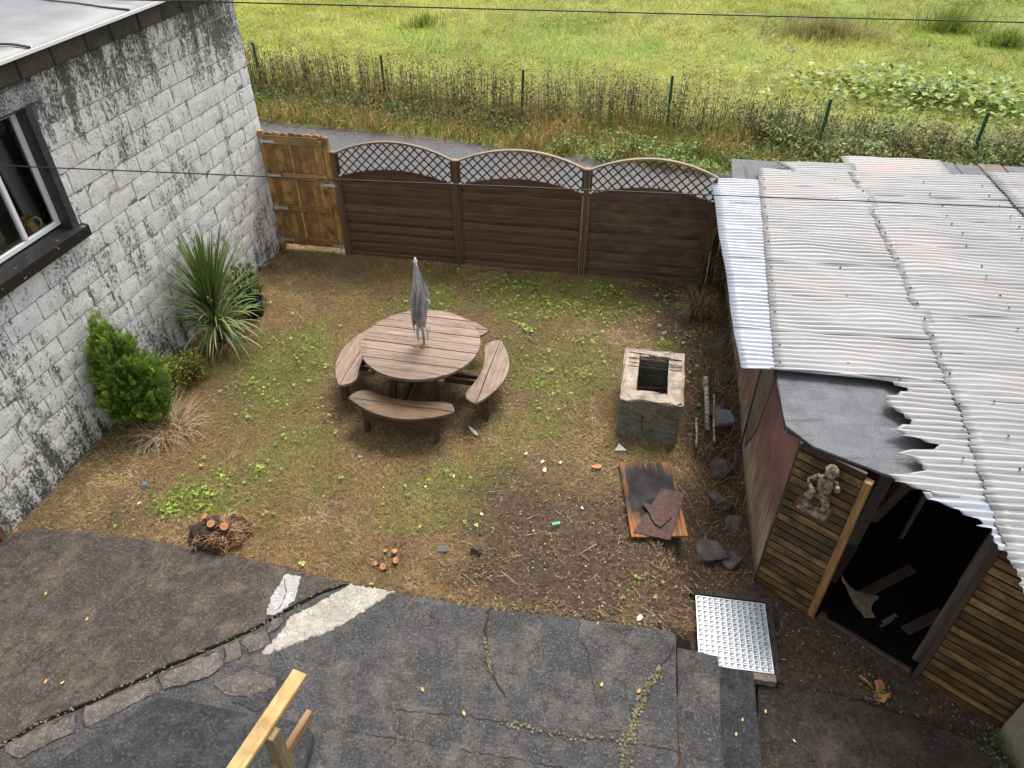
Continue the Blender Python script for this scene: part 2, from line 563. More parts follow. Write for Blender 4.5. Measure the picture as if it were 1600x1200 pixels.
# ------------------------------------------------------------------ concrete patio
def concrete(name, a, b, blotch, streak=None, rough=(.45, .8), bsc=1.0):
    g = G(name)
    v = g.pos()
    n1 = g.noise(v, 1.6, 6, .65); n2 = g.noise(v, 9, 6, .7); n3 = g.noise(v, 42 * bsc, 5, .75); n4 = g.noise(v, 170, 2, .6); n5 = g.noise(v, 3.7, 5, .7)
    c = g.mix(g.ramp(n2, [(.36, 0), (.64, 1)]), a, b)
    c = g.mix(g.ramp(n5, [(.50, 0), (.66, .7)]), c, tuple(min(1, x * k) for x, k in zip(b, (1.55, 1.45, 1.36))))
    c = g.mix(g.ramp(n1, [(.46, 0), (.60, .8)]), c, blotch)
    c = g.mix(g.ramp(n3, [(.53, 0), (.66, .65)]), c, tuple(min(1, x * 2.3) for x in b))
    c = g.mix(g.ramp(n3, [(.33, .85), (.45, 0)]), c, tuple(x * .3 for x in a))
    h = g.m('ADD', g.m('MULTIPLY', n3, .7), g.m('MULTIPLY', n2, .8))
    h = g.m('ADD', h, g.m('MULTIPLY', n4, .45))
    c = g.mix(g.ramp(n4, [(.55, 0), (.72, .5)]), c, tuple(min(1, x * 2.2) for x in b))
    c = g.mix(g.ramp(n4, [(.3, .6), (.42, 0)]), c, tuple(x * .4 for x in a))
    if streak:
        sv = g.vmap(g.vmap(v, (1, 1, 1), (0, 0, R(-62))), (2.2, 17, 1))
        sn = g.noise(sv, 1.0, 4, .6)
        h = g.m('ADD', h, g.m('MULTIPLY', sn, .9))
        c = g.mix(g.ramp(sn, [(.3, .55), (.45, 0)]), c, tuple(x * .5 for x in a))
        c = g.mix(g.ramp(sn, [(.62, 0), (.75, .4)]), c, tuple(x * 1.5 for x in b))
    MT[name] = g.done(c, g.rng(g.m('ADD', g.m('MULTIPLY', n1, .6), g.m('MULTIPLY', n5, .4)), .40, .58, rough[0] * .55, rough[1]), h, 1.0, .045)
    return MT[name]
concrete('concrete_brown', (.068, .056, .047), (.170, .140, .114), (.054, .045, .039), True, (.38, .7))
concrete('concrete_grey', (.064, .063, .065), (.150, .146, .143), (.048, .047, .050), None, (.34, .66))
concrete('concrete_dark', (.038, .039, .043), (.092, .093, .099), (.032, .033, .038), None, (.28, .58))
concrete('concrete_lower', (.038, .032, .028), (.098, .083, .070), (.022, .018, .016), None, (.3, .6))
concrete('stone_pale', (.12, .105, .092), (.23, .205, .18), (.10, .088, .076), None, (.7, .85))
concrete('mortar_cream', (.56, .50, .41), (.76, .70, .61), (.50, .44, .35), None, (.7, .9))
concrete('mortar_white', (.58, .57, .56), (.78, .77, .76), (.45, .44, .43), None, (.7, .9))
plain('crack_dirt', (.020, .016, .012), .9, sc=40)
plain('crack_moss', (.13, .12, .04), .9, var=.6, sc=60)

JOINT = [(-1.576, 4.345), (-1.829, 4.225), (-2.191, 3.966), (-2.336, 3.846), (-2.684, 3.652), (-3.061, 3.437), (-3.498, 3.165), (-3.885, 2.968), (-4.096, 2.775), (-5.2, 2.1), (-7.5, .9)]
base = MB().prism(PATIO, -.5, -.02)
pb = tag(base.build('patio', MT['crack_dirt']), kind='structure')
def edgez(x0):
    return [p for p in EDGE]
left_poly = [p for p in EDGE if p[0] < -1.56] + [(-1.60, 4.335)] + [(x - .012, y + .012) for x, y in JOINT[1:]]
lp = []
for p in jag(left_poly, .09, .006, 3): lp.append(p)
def slab_mesh(poly, z, name, mat, parent, cham=.012, thick=.09):
    """Slab with a softened, slightly uneven arris."""
    n = len(poly)
    ar = sum(poly[i][0] * poly[(i + 1) % n][1] - poly[(i + 1) % n][0] * poly[i][1] for i in range(n))
    if ar < 0: poly = list(reversed(poly))
    cx = sum(p[0] for p in poly) / n; cy = sum(p[1] for p in poly) / n
    ins = []
    for i in range(n):
        a, b, c = poly[i - 1], poly[i], poly[(i + 1) % n]
        nx, ny = -(c[1] - a[1]), (c[0] - a[0])
        L = math.hypot(nx, ny) or 1
        ins.append((b[0] + nx / L * cham, b[1] + ny / L * cham))
    vs_ = [(p[0], p[1], z - thick) for p in poly] + [(p[0], p[1], z - cham * .8) for p in poly] + [(p[0], p[1], z) for p in ins]
    fs = []
    for i in range(n):
        j = (i + 1) % n
        fs += [(i, j, j + n, i + n), (i + n, j + n, j + 2 * n, i + 2 * n)]
    fs.append(tuple(range(2 * n, 3 * n)))
    return MB().add(vs_, fs).build(name, mat, parent)
slab_mesh(lp, .030, 'slab', MT['concrete_brown'], pb)
right_poly = [(-1.10, 4.222), (-.239, 4.052), (.591, 3.944), (1.44, 3.815), (1.487, 3.77), (1.297, 2.593), (1.0, .8), (.9, -6), (-9, -6), (-7.5, .55), (-5.2, 2.06), (-4.085, 2.75), (-3.875, 2.945), (-3.488, 3.142), (-3.05, 3.415), (-2.675, 3.63), (-2.33, 3.825), (-2.183, 3.945), (-1.82, 4.203), (-1.565, 4.32)]
slab_mesh(jag(right_poly, .12, .005, 5), .026, 'slab', MT['concrete_grey'], pb)
slab_mesh(jag([(-1.553, 4.318), (-1.115, 4.232), (-1.343, 4.043), (-1.577, 3.856), (-1.841, 3.726), (-2.191, 3.566), (-2.225, 3.602), (-2.095, 3.813), (-2.068, 3.946), (-1.853, 4.085), (-1.72, 4.19)], .022, .013, 8), .034, 'mortar_patch', MT['mortar_cream'], pb)
slab_mesh(jag([(-2.201, 4.43), (-2.052, 4.408), (-2.044, 4.153), (-2.143, 4.014), (-2.215, 3.966), (-2.283, 3.99), (-2.277, 4.189)], .022, .010, 9), .034, 'mortar_patch', MT['mortar_white'], pb, cham=.005)
STONES = [[(-2.445, 3.716), (-2.24, 3.813), (-2.149, 3.684), (-2.324, 3.59)], [(-2.57, 3.652), (-2.459, 3.703), (-2.374, 3.558), (-2.512, 3.497)],
          [(-3.067, 3.377), (-2.611, 3.602), (-2.534, 3.467), (-2.598, 3.36), (-2.954, 3.241)], [(-3.573, 3.092), (-3.088, 3.348), (-3.0, 3.234), (-3.477, 2.918)],
          [(-4.066, 2.765), (-3.603, 3.044), (-3.559, 2.882), (-3.907, 2.665)], [(-2.207, 3.912), (-2.125, 3.96), (-2.119, 3.833), (-2.214, 3.78)]]
for i, s_ in enumerate(STONES):
    slab_mesh(jag(s_, .05, .013, 20 + i), .034 + .002 * (i % 3), 'stone', MT['stone_pale'], pb, cham=.004, thick=.012)
slab_mesh(jag([(-2.56, 3.30), (-2.31, 3.437), (-2.037, 3.348), (-2.015, 3.281), (-2.202, 3.178), (-2.4, 3.2)], .05, .012, 33), .034, 'stone', MT['stone_pale'], pb, cham=.004, thick=.012)
slab_mesh(jag([(-2.03, 3.36), (-1.95, 3.33), (-1.93, 3.2), (-2.1, 3.05), (-2.35, 3.14), (-2.2, 3.165), (-2.0, 3.27)], .05, .01, 34), .033, 'stone', MT['concrete_dark'], pb, cham=.004, thick=.012)
def crack(pts, w, mat, z=.029, seed=1, jit=.012, step=.035):
    rr = random.Random(seed)
    P_ = []
    for i in range(len(pts) - 1):
        k = max(1, int(math.dist(pts[i], pts[i + 1]) / step))
        for j in range(k):
            t = j / k
            P_.append((pts[i][0] + (pts[i + 1][0] - pts[i][0]) * t + rr.uniform(-jit, jit), pts[i][1] + (pts[i + 1][1] - pts[i][1]) * t + rr.uniform(-jit, jit)))
    P_.append(pts[-1])
    vs_ = []
    for i, p in enumerate(P_):
        a = P_[max(0, i - 1)]; b = P_[min(len(P_) - 1, i + 1)]
        nx, ny = -(b[1] - a[1]), b[0] - a[0]
        L = math.hypot(nx, ny) or 1
        ww = w * rr.choice((.12, .3, .55, .9, 1.2)) * (.3 if i in (0, len(P_) - 1) else 1)
        vs_ += [(p[0] + nx / L * ww / 2, p[1] + ny / L * ww / 2, z), (p[0] - nx / L * ww / 2, p[1] - ny / L * ww / 2, z)]
    MB().add(vs_, [(2 * i, 2 * i + 1, 2 * i + 3, 2 * i + 2) for i in range(len(P_) - 1)]).build('crack', mat, pb)
D_ = MT['crack_dirt']
for i, s_ in enumerate(STONES):
    crack(s_ + [s_[0]], .020, D_, .0275, seed=90 + i, jit=.008)
def moss_line(pts_, n, w, seed, z=.029):
    """Ragged crumbs of moss and grit packed along a crack."""
    rr = random.Random(seed)
    for mt, k in (('moss_green', n), ('grit_tan', int(n * .8))):
        m = MB()
        for _ in range(k):
            i = rr.randrange(len(pts_) - 1); t = rr.random()
            x = pts_[i][0] + (pts_[i + 1][0] - pts_[i][0]) * t + rr.gauss(0, w); y = pts_[i][1] + (pts_[i + 1][1] - pts_[i][1]) * t + rr.gauss(0, w)
            r_ = rr.uniform(.004, .015)
            q_ = [(x + r_ * rr.uniform(.5, 1.3) * math.cos(a), y + r_ * rr.uniform(.5, 1.3) * math.sin(a)) for a in (0, 1.05, 2.1, 3.1, 4.2, 5.2)]
            m.prism(q_, z - .004, z + rr.uniform(.002, .009))
        o = m.build('crack_filling', MT[mt], pb); o['kind'] = 'stuff'
plain('moss_green', (.085, .085, .035), .9, 0, .5, 60); plain('grit_tan', (.17, .14, .10), .9, 0, .5, 60)
CR2 = [(1.47, 3.68), (1.28, 3.437), (1.109, 3.204), (.996, 2.957), (.896, 2.775), (.826, 2.4)]
crack([(-.209, 4.05), (-.25, 3.813), (-.214, 3.528), (-.165, 3.348), (-.054, 3.176)], .030, D_, seed=2)
moss_line([(-.25, 3.75), (-.214, 3.528), (-.18, 3.4)], 40, .008, 3)
crack(CR2, .034, D_, .031, seed=4, jit=.018)
moss_line(CR2[1:], 230, .024, 5)
crack([(-1.056, 3.08), (-.396, 3.021), (0, 2.957), (.362, 2.852), (.773, 2.826), (1.348, 2.725)], .011, D_, seed=5)
moss_line([(-.1, 2.97), (.362, 2.86), (.773, 2.83)], 50, .025, 6)
crack([(-1.4, 2.9), (-.563, 2.775), (-.101, 2.69), (.201, 2.641), (.9, 2.5)], .009, D_, seed=6)
crack([(.62, 3.93), (.60, 3.75), (.66, 3.62), (.69, 3.4), (.71, 3.1)], .009, D_, seed=7)
crack([(-.9, 3.05), (-.95, 2.8), (-1.05, 2.65)], .009, D_, seed=9)
crack([(-2.62, 4.6), (-2.66, 4.5), (-2.7, 4.42)], .018, D_, .033, seed=10)
crack([(-2.21, 4.38), (-2.14, 4.2), (-2.17, 4.05), (-2.27, 3.93)], .008, D_, .0405, seed=11, jit=.006)
crack([(-3.75, 4.05), (-3.55, 4.4), (-3.45, 4.55)], .006, D_, .033, seed=12)
crack([(-4.3, 3.3), (-4.1, 3.75), (-4.0, 3.95)], .006, D_, .033, seed=13)
moss_line(JOINT[:9], 60, .016, 7, .020)
moss_line([(-1.2, 4.24), (-.239, 4.06), (.591, 3.95), (1.44, 3.82)], 110, .02, 8, .018)

# raised landing block under the handrail
lb = slab_mesh(jag([(-4.3, 1.6), (-3.628, 2.5), (-2.921, 3.13), (-1.644, 2.898), (-1.576, 2.82), (-1.60, 2.4), (-1.75, 1.4), (-2.0, .8)], .1, .008, 50), .15, 'landing_step', MT['concrete_dark'], None, .015, .16)
tag(lb, 'low dark concrete landing block with a chipped corner under the timber handrail', 'step')
# steps down to the lower yard
st = empty('concrete_steps', (1.5, 3.75, -.4), R(-9.8), 'narrow dark concrete steps dropping from the patio beside the metal plate', 'steps')
for i, (w0, w1, z, ye) in enumerate(((.012, .375, -.11, -.02), (.378, .715, -.25, -.045))):
    poly = jag([(w0, ye), (w1, ye - .02), (w1 + .0, -2.6), (w0, -2.6)], .14, .006, 60 + i)
    o = slab_mesh(poly, z + .4, 'tread', MT['concrete_grey' if i == 0 else 'concrete_dark'], st, .012, .45)
lw = slab_mesh(jag([(2.24, 3.52), (2.6, 3.49), (2.957, 3.42), (3.5, 3.22), (4.02, 2.97), (4.3, 2.7), (4.3, -3), (1.2, -3), (1.9, 2.2)], .12, .012, 70), -.372, 'lower_paving', MT['concrete_lower'], None, .012, .15)
tag(lw, kind='structure')

# ================================================================== WHITE BLOCK BUILDING
g = G('flaking_white_paint')
v = g.pos()
zz = g.sep(v, 2)
nb = g.noise(v, .75, 5, .65); nm = g.noise(v, 5, 5, .62); ns = g.noise(g.vmap(v, (1, 1, .6)), 38, 6, .75); nf = g.noise(v, 120, 3, .7)
p = g.m('ADD', g.m('MULTIPLY', ns, 1.15), g.m('MULTIPLY', nm, .24))
p = g.m('ADD', p, g.m('MULTIPLY', nb, .62))
p = g.m('ADD', p, g.m('MULTIPLY', nf, .30))
p = g.m('ADD', p, g.rng(zz, -.1, 1.0, -.27, -.09))
p = g.m('ADD', p, g.rng(zz, 2.3, 3.85, -.01, -.20))
p = g.m('ADD', p, g.m('MULTIPLY', g.m('SUBTRACT', g.rnd(), .5), .07))
dr = g.noise(g.vmap(v, (7, 7, .8)), 1.0, 5, .65)
p = g.m('ADD', p, g.m('MULTIPLY', g.m('SUBTRACT', dr, .5), .8))
pf = g.ramp(p, [(.835, 0), (.89, .6), (.96, 1)])
under = g.mix(g.ramp(nm, [(.35, 0), (.65, 1)]), (.045, .045, .046), (.13, .128, .126))
under = g.mix(g.ramp(nf, [(.3, 0), (.7, .6)]), under, (.19, .185, .178))
under = g.mix(g.rng(zz, .55, -.05, 0.0, .8), under, (.055, .062, .045))
white = g.mix(g.ramp(nm, [(.3, 0), (.7, 1)]), (.74, .74, .745), (.89, .89, .885))
white = g.mix(g.ramp(nb, [(.58, 0), (.7, .35)]), white, (.56, .47, .39))
c = g.mix(pf, under, white)
h = g.m('ADD', g.m('MULTIPLY', pf, .5), g.m('MULTIPLY', ns, 1.0))
MT['flaking'] = g.done(c, .85, g.m('ADD', h, g.m('MULTIPLY', nf, .7)), 1.0, .02)
g = G('mortar_joint')
v = g.pos()
n1 = g.noise(v, 40, 5, .7); n2 = g.noise(v, 3, 4, .6)
c = g.mix(g.ramp(g.m('ADD', n1, g.m('MULTIPLY', n2, .5)), [(.68, 0), (.92, 1)]), (.11, .11, .108), (.50, .50, .50))
MT['joint'] = g.done(c, .9, n1, .6, .01)
plain('dark_paint', (.040, .040, .044), .45, var=.4, sc=9)
g = G('sill_paint')
v = g.pos(); n1 = g.noise(v, 14, 5, .7)
c = g.mix(g.ramp(n1, [(.62, 0), (.68, .9)]), (.013, .012, .013), (.35, .34, .33))
MT['sill'] = g.done(c, .4, n1, .3, .01)
plain('white_plastic', (.78, .79, .80), .35, var=.05, sc=4)
g = G('fascia_brick')
v = g.pos(); n1 = g.noise(v, 8, 5, .65)
c = g.mix(g.ramp(n1, [(.35, 0), (.65, 1)]), (.016, .015, .015), (.055, .046, .040))
c = g.mix(g.ramp(g.rnd(), [(.55, 0), (1, .5)]), c, (.075, .05, .04))
MT['fascia'] = g.done(c, .8, n1, .5, .02)
g = G('wet_roof_felt')
v = g.pos(); n1 = g.noise(v, 1.3, 5, .6); n2 = g.noise(v, 30, 4, .6)
c = g.mix(g.ramp(n1, [(.4, 0), (.62, 1)]), (.12, .122, .13), (.24, .245, .255))
c = g.mix(g.ramp(n2, [(.6, 0), (.75, .4)]), c, (.16, .16, .17))
MT['roof_felt'] = g.done(c, g.rng(n1, .35, .65, .22, .5), n2, .25, .01)
g = G('window_glass')
for nd in list(g.t.nodes):
    if nd.type == 'BSDF_PRINCIPLED': g.t.nodes.remove(nd)
tr = g.n('ShaderNodeBsdfTransparent'); gl = g.n('ShaderNodeBsdfGlossy')
g.put(tr.inputs[0], (.72, .76, .75)); g.put(gl.inputs['Roughness'], .03)
fr = g.n('ShaderNodeFresnel'); g.put(fr.inputs[0], 1.5)
mx = g.n('ShaderNodeMixShader')
g.t.links.new(fr.outputs[0], mx.inputs[0]); g.t.links.new(tr.outputs[0], mx.inputs[1]); g.t.links.new(gl.outputs[0], mx.inputs[2])
g.t.links.new(mx.outputs[0], g.out_.inputs[0])
MT['glass'] = g.mat
plain('room_wall', (.75, .76, .75), .9, var=.2, sc=3)
wood('grey_board', (.30, .30, .29), (.58, .58, .56), 2, .8)

BL = empty('block_building', (-3.794, 11.116, 0), R(-12.6), 'outbuilding of flaking white painted concrete blocks with a felt roof and window', 'building')
OY0, OY1, OZ0, OZ1 = -5.80, -4.04, 2.16, 3.60
WL = -7.65
m = MB()
m.box((-.109, (WL + OY0) / 2, 1.9), (.2, OY0 - WL, 4.0))
m.box((-.109, OY1 / 2 - .004, 1.9), (.2, -OY1 - .008, 4.0))
m.box((-.109, (OY0 + OY1) / 2, (OZ0 - .1) / 2), (.2, OY1 - OY0, OZ0 + .1))
m.box((-.109, (OY0 + OY1) / 2, (OZ1 + 3.9) / 2), (.2, OY1 - OY0, 3.9 - OZ1))
m.build('wall', MT['joint'], BL)
m = MB()
m.box((-2.4, -.105, 1.9), (4.38, .2, 4.0)); m.box((-2.4, WL + .1, 1.9), (4.38, .2, 4.0)); m.box((-4.6, WL / 2, 1.9), (.2, -WL, 4.0))
m.build('wall', MT['joint'], BL)
m = MB()
m.box((-1.35, (WL) / 2, 2.1), (.04, -WL - .5, 3.6)); m.box((-.8, WL / 2, 1.2), (1.2, -WL - .5, .04))
m.box((-.8, -3.2, 2.1), (1.1, .04, 3.6)); m.box((-.8, -6.6, 2.1), (1.1, .04, 3.6)); m.box((-.8, WL / 2, 3.82), (1.2, -WL - .5, .04))
m.build('inner_room', MT['room_wall'], BL)
# blocks: five slightly different castings, shared between all the courses
BH, BW = .24, .46
variants = []
for k in range(6):
    rr = random.Random(100 + k)
    hw, hh = (BW - .013) / 2, (BH - .013) / 2
    ny, nz = 6, 3
    vs_, fs = [], []
    for j in range(nz + 1):
        for i in range(ny + 1):
            y = -hw + 2 * hw * i / ny; z = -hh + 2 * hh * j / nz
            e = (i in (0, ny)) or (j in (0, nz))
            vs_.append((rr.uniform(-.010, -.001) if e else rr.uniform(-.0025, .0025), y + (rr.uniform(-.004, .004) if not e else rr.uniform(-.003, .003)), z + rr.uniform(-.003, .003)))
    W_ = ny + 1
    for j in range(nz):
        for i in range(ny):
            fs.append((j * W_ + i, j * W_ + i + 1, (j + 1) * W_ + i + 1, (j + 1) * W_ + i))
    ring = [i for i in range(W_)] + [j * W_ + ny for j in range(1, nz + 1)] + [nz * W_ + i for i in range(ny - 1, -1, -1)] + [j * W_ for j in range(nz - 1, 0, -1)]
    b0 = len(vs_)
    vs_ += [(-.03, vs_[r][1], vs_[r][2]) for r in ring]
    for i in range(len(ring)):
        j = (i + 1) % len(ring)
        fs.append((ring[i], b0 + i, b0 + j, ring[j]))
    variants.append(MB().add(vs_, fs).mesh('block', MT['flaking']))
nblk = 0
def block(y0, y1, z):
    global nblk
    if y1 - y0 < .05: return
    w = (y1 - y0)
    link('block', random.choice(variants), None, BL, (random.uniform(-.003, .004), (y0 + y1) / 2, z + BH / 2), (random.uniform(-.006, .006), 0, random.uniform(-.008, .008)), (1, (w - .013) / (BW - .013), 1))
    nblk += 1
for r_ in range(16):
    z = r_ * BH
    y = 0.0
    off = BW if r_ % 2 == 0 else BW / 2
    first = True
    while y > -7.2:
        w = off if first else BW * random.uniform(.97, 1.03)
        first = False
        y1, y0 = y, y - w
        if OZ0 - .01 <= z < OZ1 - .01 and y0 < OY1 and y1 > OY0:
            if y1 > OY1: block(OY1, y1, z)
            if y0 < OY0: block(y0, OY0, z)
        else:
            block(y0, y1, z)
        y = y0
# window
wp = MB()
wp.box((-.10, OY1 - .006, (OZ0 + OZ1) / 2), (.19, .012, OZ1 - OZ0)); wp.box((-.10, OY0 + .006, (OZ0 + OZ1) / 2), (.19, .012, OZ1 - OZ0)); wp.box((-.10, (OY0 + OY1) / 2, OZ1 - .006), (.19, OY1 - OY0 - .03, .012))
wp.box((.003, OY1 + .035, (OZ0 + OZ1) / 2 + .06), (.012, .09, OZ1 - OZ0 - .13))
wp.build('window_reveal', MT['dark_paint'], BL)
sy0, sy1 = OY0 - .12, OY1 + .13
MB().prism([(-.2, 2.225), (.075, 2.20), (.078, 2.318), (-.2, 2.372)], sy0, sy1, lambda a, b, c: (a, c, b)).build('window_sill', MT['sill'], BL)
MB().box((-.09, (OY0 + OY1) / 2, OZ1 + .10), (.21, OY1 - OY0 + .5, .19), ch=.012).build('lintel', MT['joint'], BL)
wf = empty('window', (-.145, 0, 0), parent=BL)
def fbar(a, b, w, d=.05, x=0.0):
    m = MB().bar((x, a[0], a[1]), (x, b[0], b[1]), d, w, .006, up=(1, 0, 0))
    return m
yw0, yw1, zw0, zw1 = OY0 + .02, OY1 - .012, 2.372, OZ1 - .012
for a, b in (((yw1 - .028, zw0), (yw1 - .028, zw1)), ((yw0 + .028, zw0), (yw0 + .028, zw1))):
    m = MB(); m.box((0, a[0], (zw0 + zw1) / 2), (.05, .056, zw1 - zw0), ch=.006); m.build('frame_stile', MT['white_plastic'], wf)
for z in (zw0 + .027, zw1 - .027):
    m = MB(); m.box((0, (yw0 + yw1) / 2, z), (.046, yw1 - yw0 - .115, .054), ch=.006); m.build('frame_rail', MT['white_plastic'], wf)
ym = -4.53
m = MB(); m.box((.004, ym, (zw0 + zw1) / 2), (.05, .05, zw1 - zw0 - .11), ch=.006); m.build('mullion', MT['white_plastic'], wf)
m = MB(); m.box((.004, ym - .62, (zw0 + zw1) / 2), (.05, .05, zw1 - zw0 - .11), ch=.006); m.build('mullion', MT['white_plastic'], wf)
for a, b in ((ym + .025, yw1 - .056), (ym - .595, ym - .025), (yw0 + .056, ym - .645)):
    m = MB(); m.add([(-.004, a - .005, zw0 + .05), (-.004, b + .005, zw0 + .05), (-.004, b + .005, zw1 - .05), (-.004, a - .005, zw1 - .05)], [(0, 1, 2, 3)]); m.build('pane', MT['glass'], wf)
# fascia bricks and roof
y = .10
while y > WL:
    w = random.uniform(.40, .5)
    m = MB(); m.box((-.02 + random.uniform(-.006, .006), y - w / 2, 3.945), (.20, w - .012, .185), ch=.012)
    m.build('fascia_brick', MT['fascia'], BL)
    y -= w
vs_, fs = [], []
nxr, nyr = 10, 26
for j in range(nyr + 1):
    for i in range(nxr + 1):
        x = .13 - 4.9 * i / nxr; y = .16 + (WL - .2) * j / nyr
        z = 4.075 + .05 * (-(x - .13)) + (.0 if i == 0 else random.uniform(-.012, .016))
        vs_.append((x + (random.uniform(-.012, .012) if i == 0 else 0), y, z))
vs_ += [(p[0], p[1], p[2] - .03) for p in vs_[:]]
W_ = nxr + 1; T_ = W_ * (nyr + 1)
for j in range(nyr):
    for i in range(nxr):
        a = j * W_ + i
        fs += [(a, a + W_, a + W_ + 1, a + 1), (a + T_, a + 1 + T_, a + W_ + 1 + T_, a + W_ + T_)]
    a = j * W_
    fs.append((a, a + T_, a + W_ + T_, a + W_))
for i in range(nxr): fs.append((i, i + 1, i + 1 + T_, i + T_))
rf = MB().add(vs_, fs).build('roof', MT['roof_felt'], BL, True)
for (ya, yb, xa, xb) in ((-3.8, -3.9, .1, -2.5), (-2.3, -2.2, .1, -4), (-4.7, -4.4, .12, -.6)):
    m = MB()
    pts = [(xa + (xb - xa) * t, ya + (yb - ya) * t + random.uniform(-.03, .03), 4.088 + .05 * (.13 - (xa + (xb - xa) * t))) for t in np.linspace(0, 1, 14)]
    m.tube(pts, .012, 5); m.build('felt_seam', MT['dark_paint'], rf)
MB().box((.139, WL / 2 + .1, 4.066), (.012, -WL + .1, .03)).build('drip_edge', MT['white_plastic'], rf)

# jug on the inner window board
def lathe(prof, n=20):
    m = MB()
    vs_ = [(r * math.cos(2 * math.pi * k / n), r * math.sin(2 * math.pi * k / n), z) for r, z in prof for k in range(n)]
    fs = []
    for i in range(len(prof) - 1):
        for k in range(n):
            a, b = i * n + k, i * n + (k + 1) % n
            fs.append((a, b, b + n, a + n))
    return m.add(vs_, fs)
def bl2w(x, y, z):
    a = R(-12.6)
    return (-3.794 + x * math.cos(a) - y * math.sin(a), 11.116 + x * math.sin(a) + y * math.cos(a), z)
g = G('jug_glaze'); n1 = g.noise(g.obj(), 14, 4, .6)
MT['jug'] = g.done(g.mix(g.ramp(n1, [(.45, 0), (.6, 1)]), (.55, .26, .06), (.70, .60, .42)), .25)
jg = empty('jug', bl2w(-.27, -4.30, 2.352), R(40), 'tan and cream glazed jug standing inside the outbuilding window', 'jug')
lathe([(.001, 0), (.055, 0), (.075, .03), (.08, .07), (.065, .11), (.045, .14), (.045, .165), (.062, .195), (.056, .195), (.04, .165), (.04, .14), (.05, .1), (.03, .02), (.001, .02)]).build('body', MT['jug'], jg, True)
MB().tube([(.045, 0, .175), (.085, 0, .18), (.115, 0, .14), (.11, 0, .09), (.076, 0, .06)], .011, 8).build('handle', MT['white_plastic'], jg, True)
MB().box((-.26, (OY0 + OY1) / 2, 2.335), (.2, OY1 - OY0 - .02, .03)).build('window_board', MT['room_wall'], BL)
for i, (a, b) in enumerate((((-.42, -3.98, 1.22), (-.36, -4.22, 3.4)), ((-.62, -3.70, 1.22), (-.60, -3.86, 3.5)), ((-.46, -4.50, 1.22), (-.42, -4.66, 3.3)))):
    m = MB(); m.bar(bl2w(*a), bl2w(*b), .22, .025, .004, up=(1, 0, 0))
    tag(m.build('stored_board', MT['grey_board']), ['grey board leaning inside the outbuilding window behind the jug', 'dark grey board leaning furthest from the jug side of the window glass', 'upright grey board seen through the second window pane'][i], 'board')

# ================================================================== FENCE AND GATE
wood('fence_stain', (.052, .022, .013), (.185, .086, .050), 0, .55, (.10, .070, .042), .40, 1.8, var=.5, top=(.30, .19, .12))  # top colour paints sky light onto the worn upper board edges
wood('fence_mossy', (.048, .024, .015), (.155, .080, .050), 0, .6, (.125, .095, .058), .52, 2.4, var=.4, top=(.22, .17, .11))  # greyer top colour, again sky light painted on the edges
wood('fence_post_wood', (.055, .032, .016), (.17, .105, .055), 2, .65)
wood('trellis_wood', (.040, .024, .013), (.105, .068, .036), 0, .65)
wood('cap_wood', (.14, .095, .055), (.34, .25, .16), 0, .6)
wood('gate_wood', (.24, .125, .034), (.56, .33, .105), 2, .62, (.18, .095, .036), .42, 5.0, var=.35)
wood('gate_rail_wood', (.26, .16, .055), (.48, .33, .13), 0, .6, (.22, .13, .05), .4, 4.0)
plain('galvanised', (.62, .63, .64), .4, .6, .15, 30)
plain('brass', (.50, .36, .12), .4, .9)

FA = R(-9.5)
F0 = (-2.688, 10.81)
def fl2w(u, v_, z=0): return (F0[0] + u * math.cos(FA) - v_ * math.sin(FA), F0[1] + u * math.sin(FA) + v_ * math.cos(FA), z)
POSTS = [0.0, 1.875, 3.83, 5.70]
labels_post = ['brown fence post between the wooden gate and the first trellis panel', 'brown fence post between the first and middle trellis panels', 'brown fence post between the middle and last trellis panels', 'leaning brown fence post at the shed end of the trellis fence']
for i, u in enumerate(POSTS):
    e = empty('fence_post', fl2w(u, 0, 0), FA, labels_post[i], 'post', 'posts of the trellis fence')
    hp = 1.76 if i < 3 else 1.5
    m = MB(); m.box((0, -.01, hp / 2 - .04), (.075, .075, hp), ch=.006); m.build('shaft', MT['fence_post_wood'], e)
    if i < 3:
        m = MB(); m.box((0, -.01, 1.73), (.086, .086, .020), ch=.008); m.build('cap', MT['cap_wood'], e)
labels_panel = ['brown slatted fence panel with arched trellis top beside the wooden gate', 'middle brown slatted fence panel with arched trellis top', 'brown slatted fence panel with arched trellis partly behind the corrugated roof, moss-greyed']
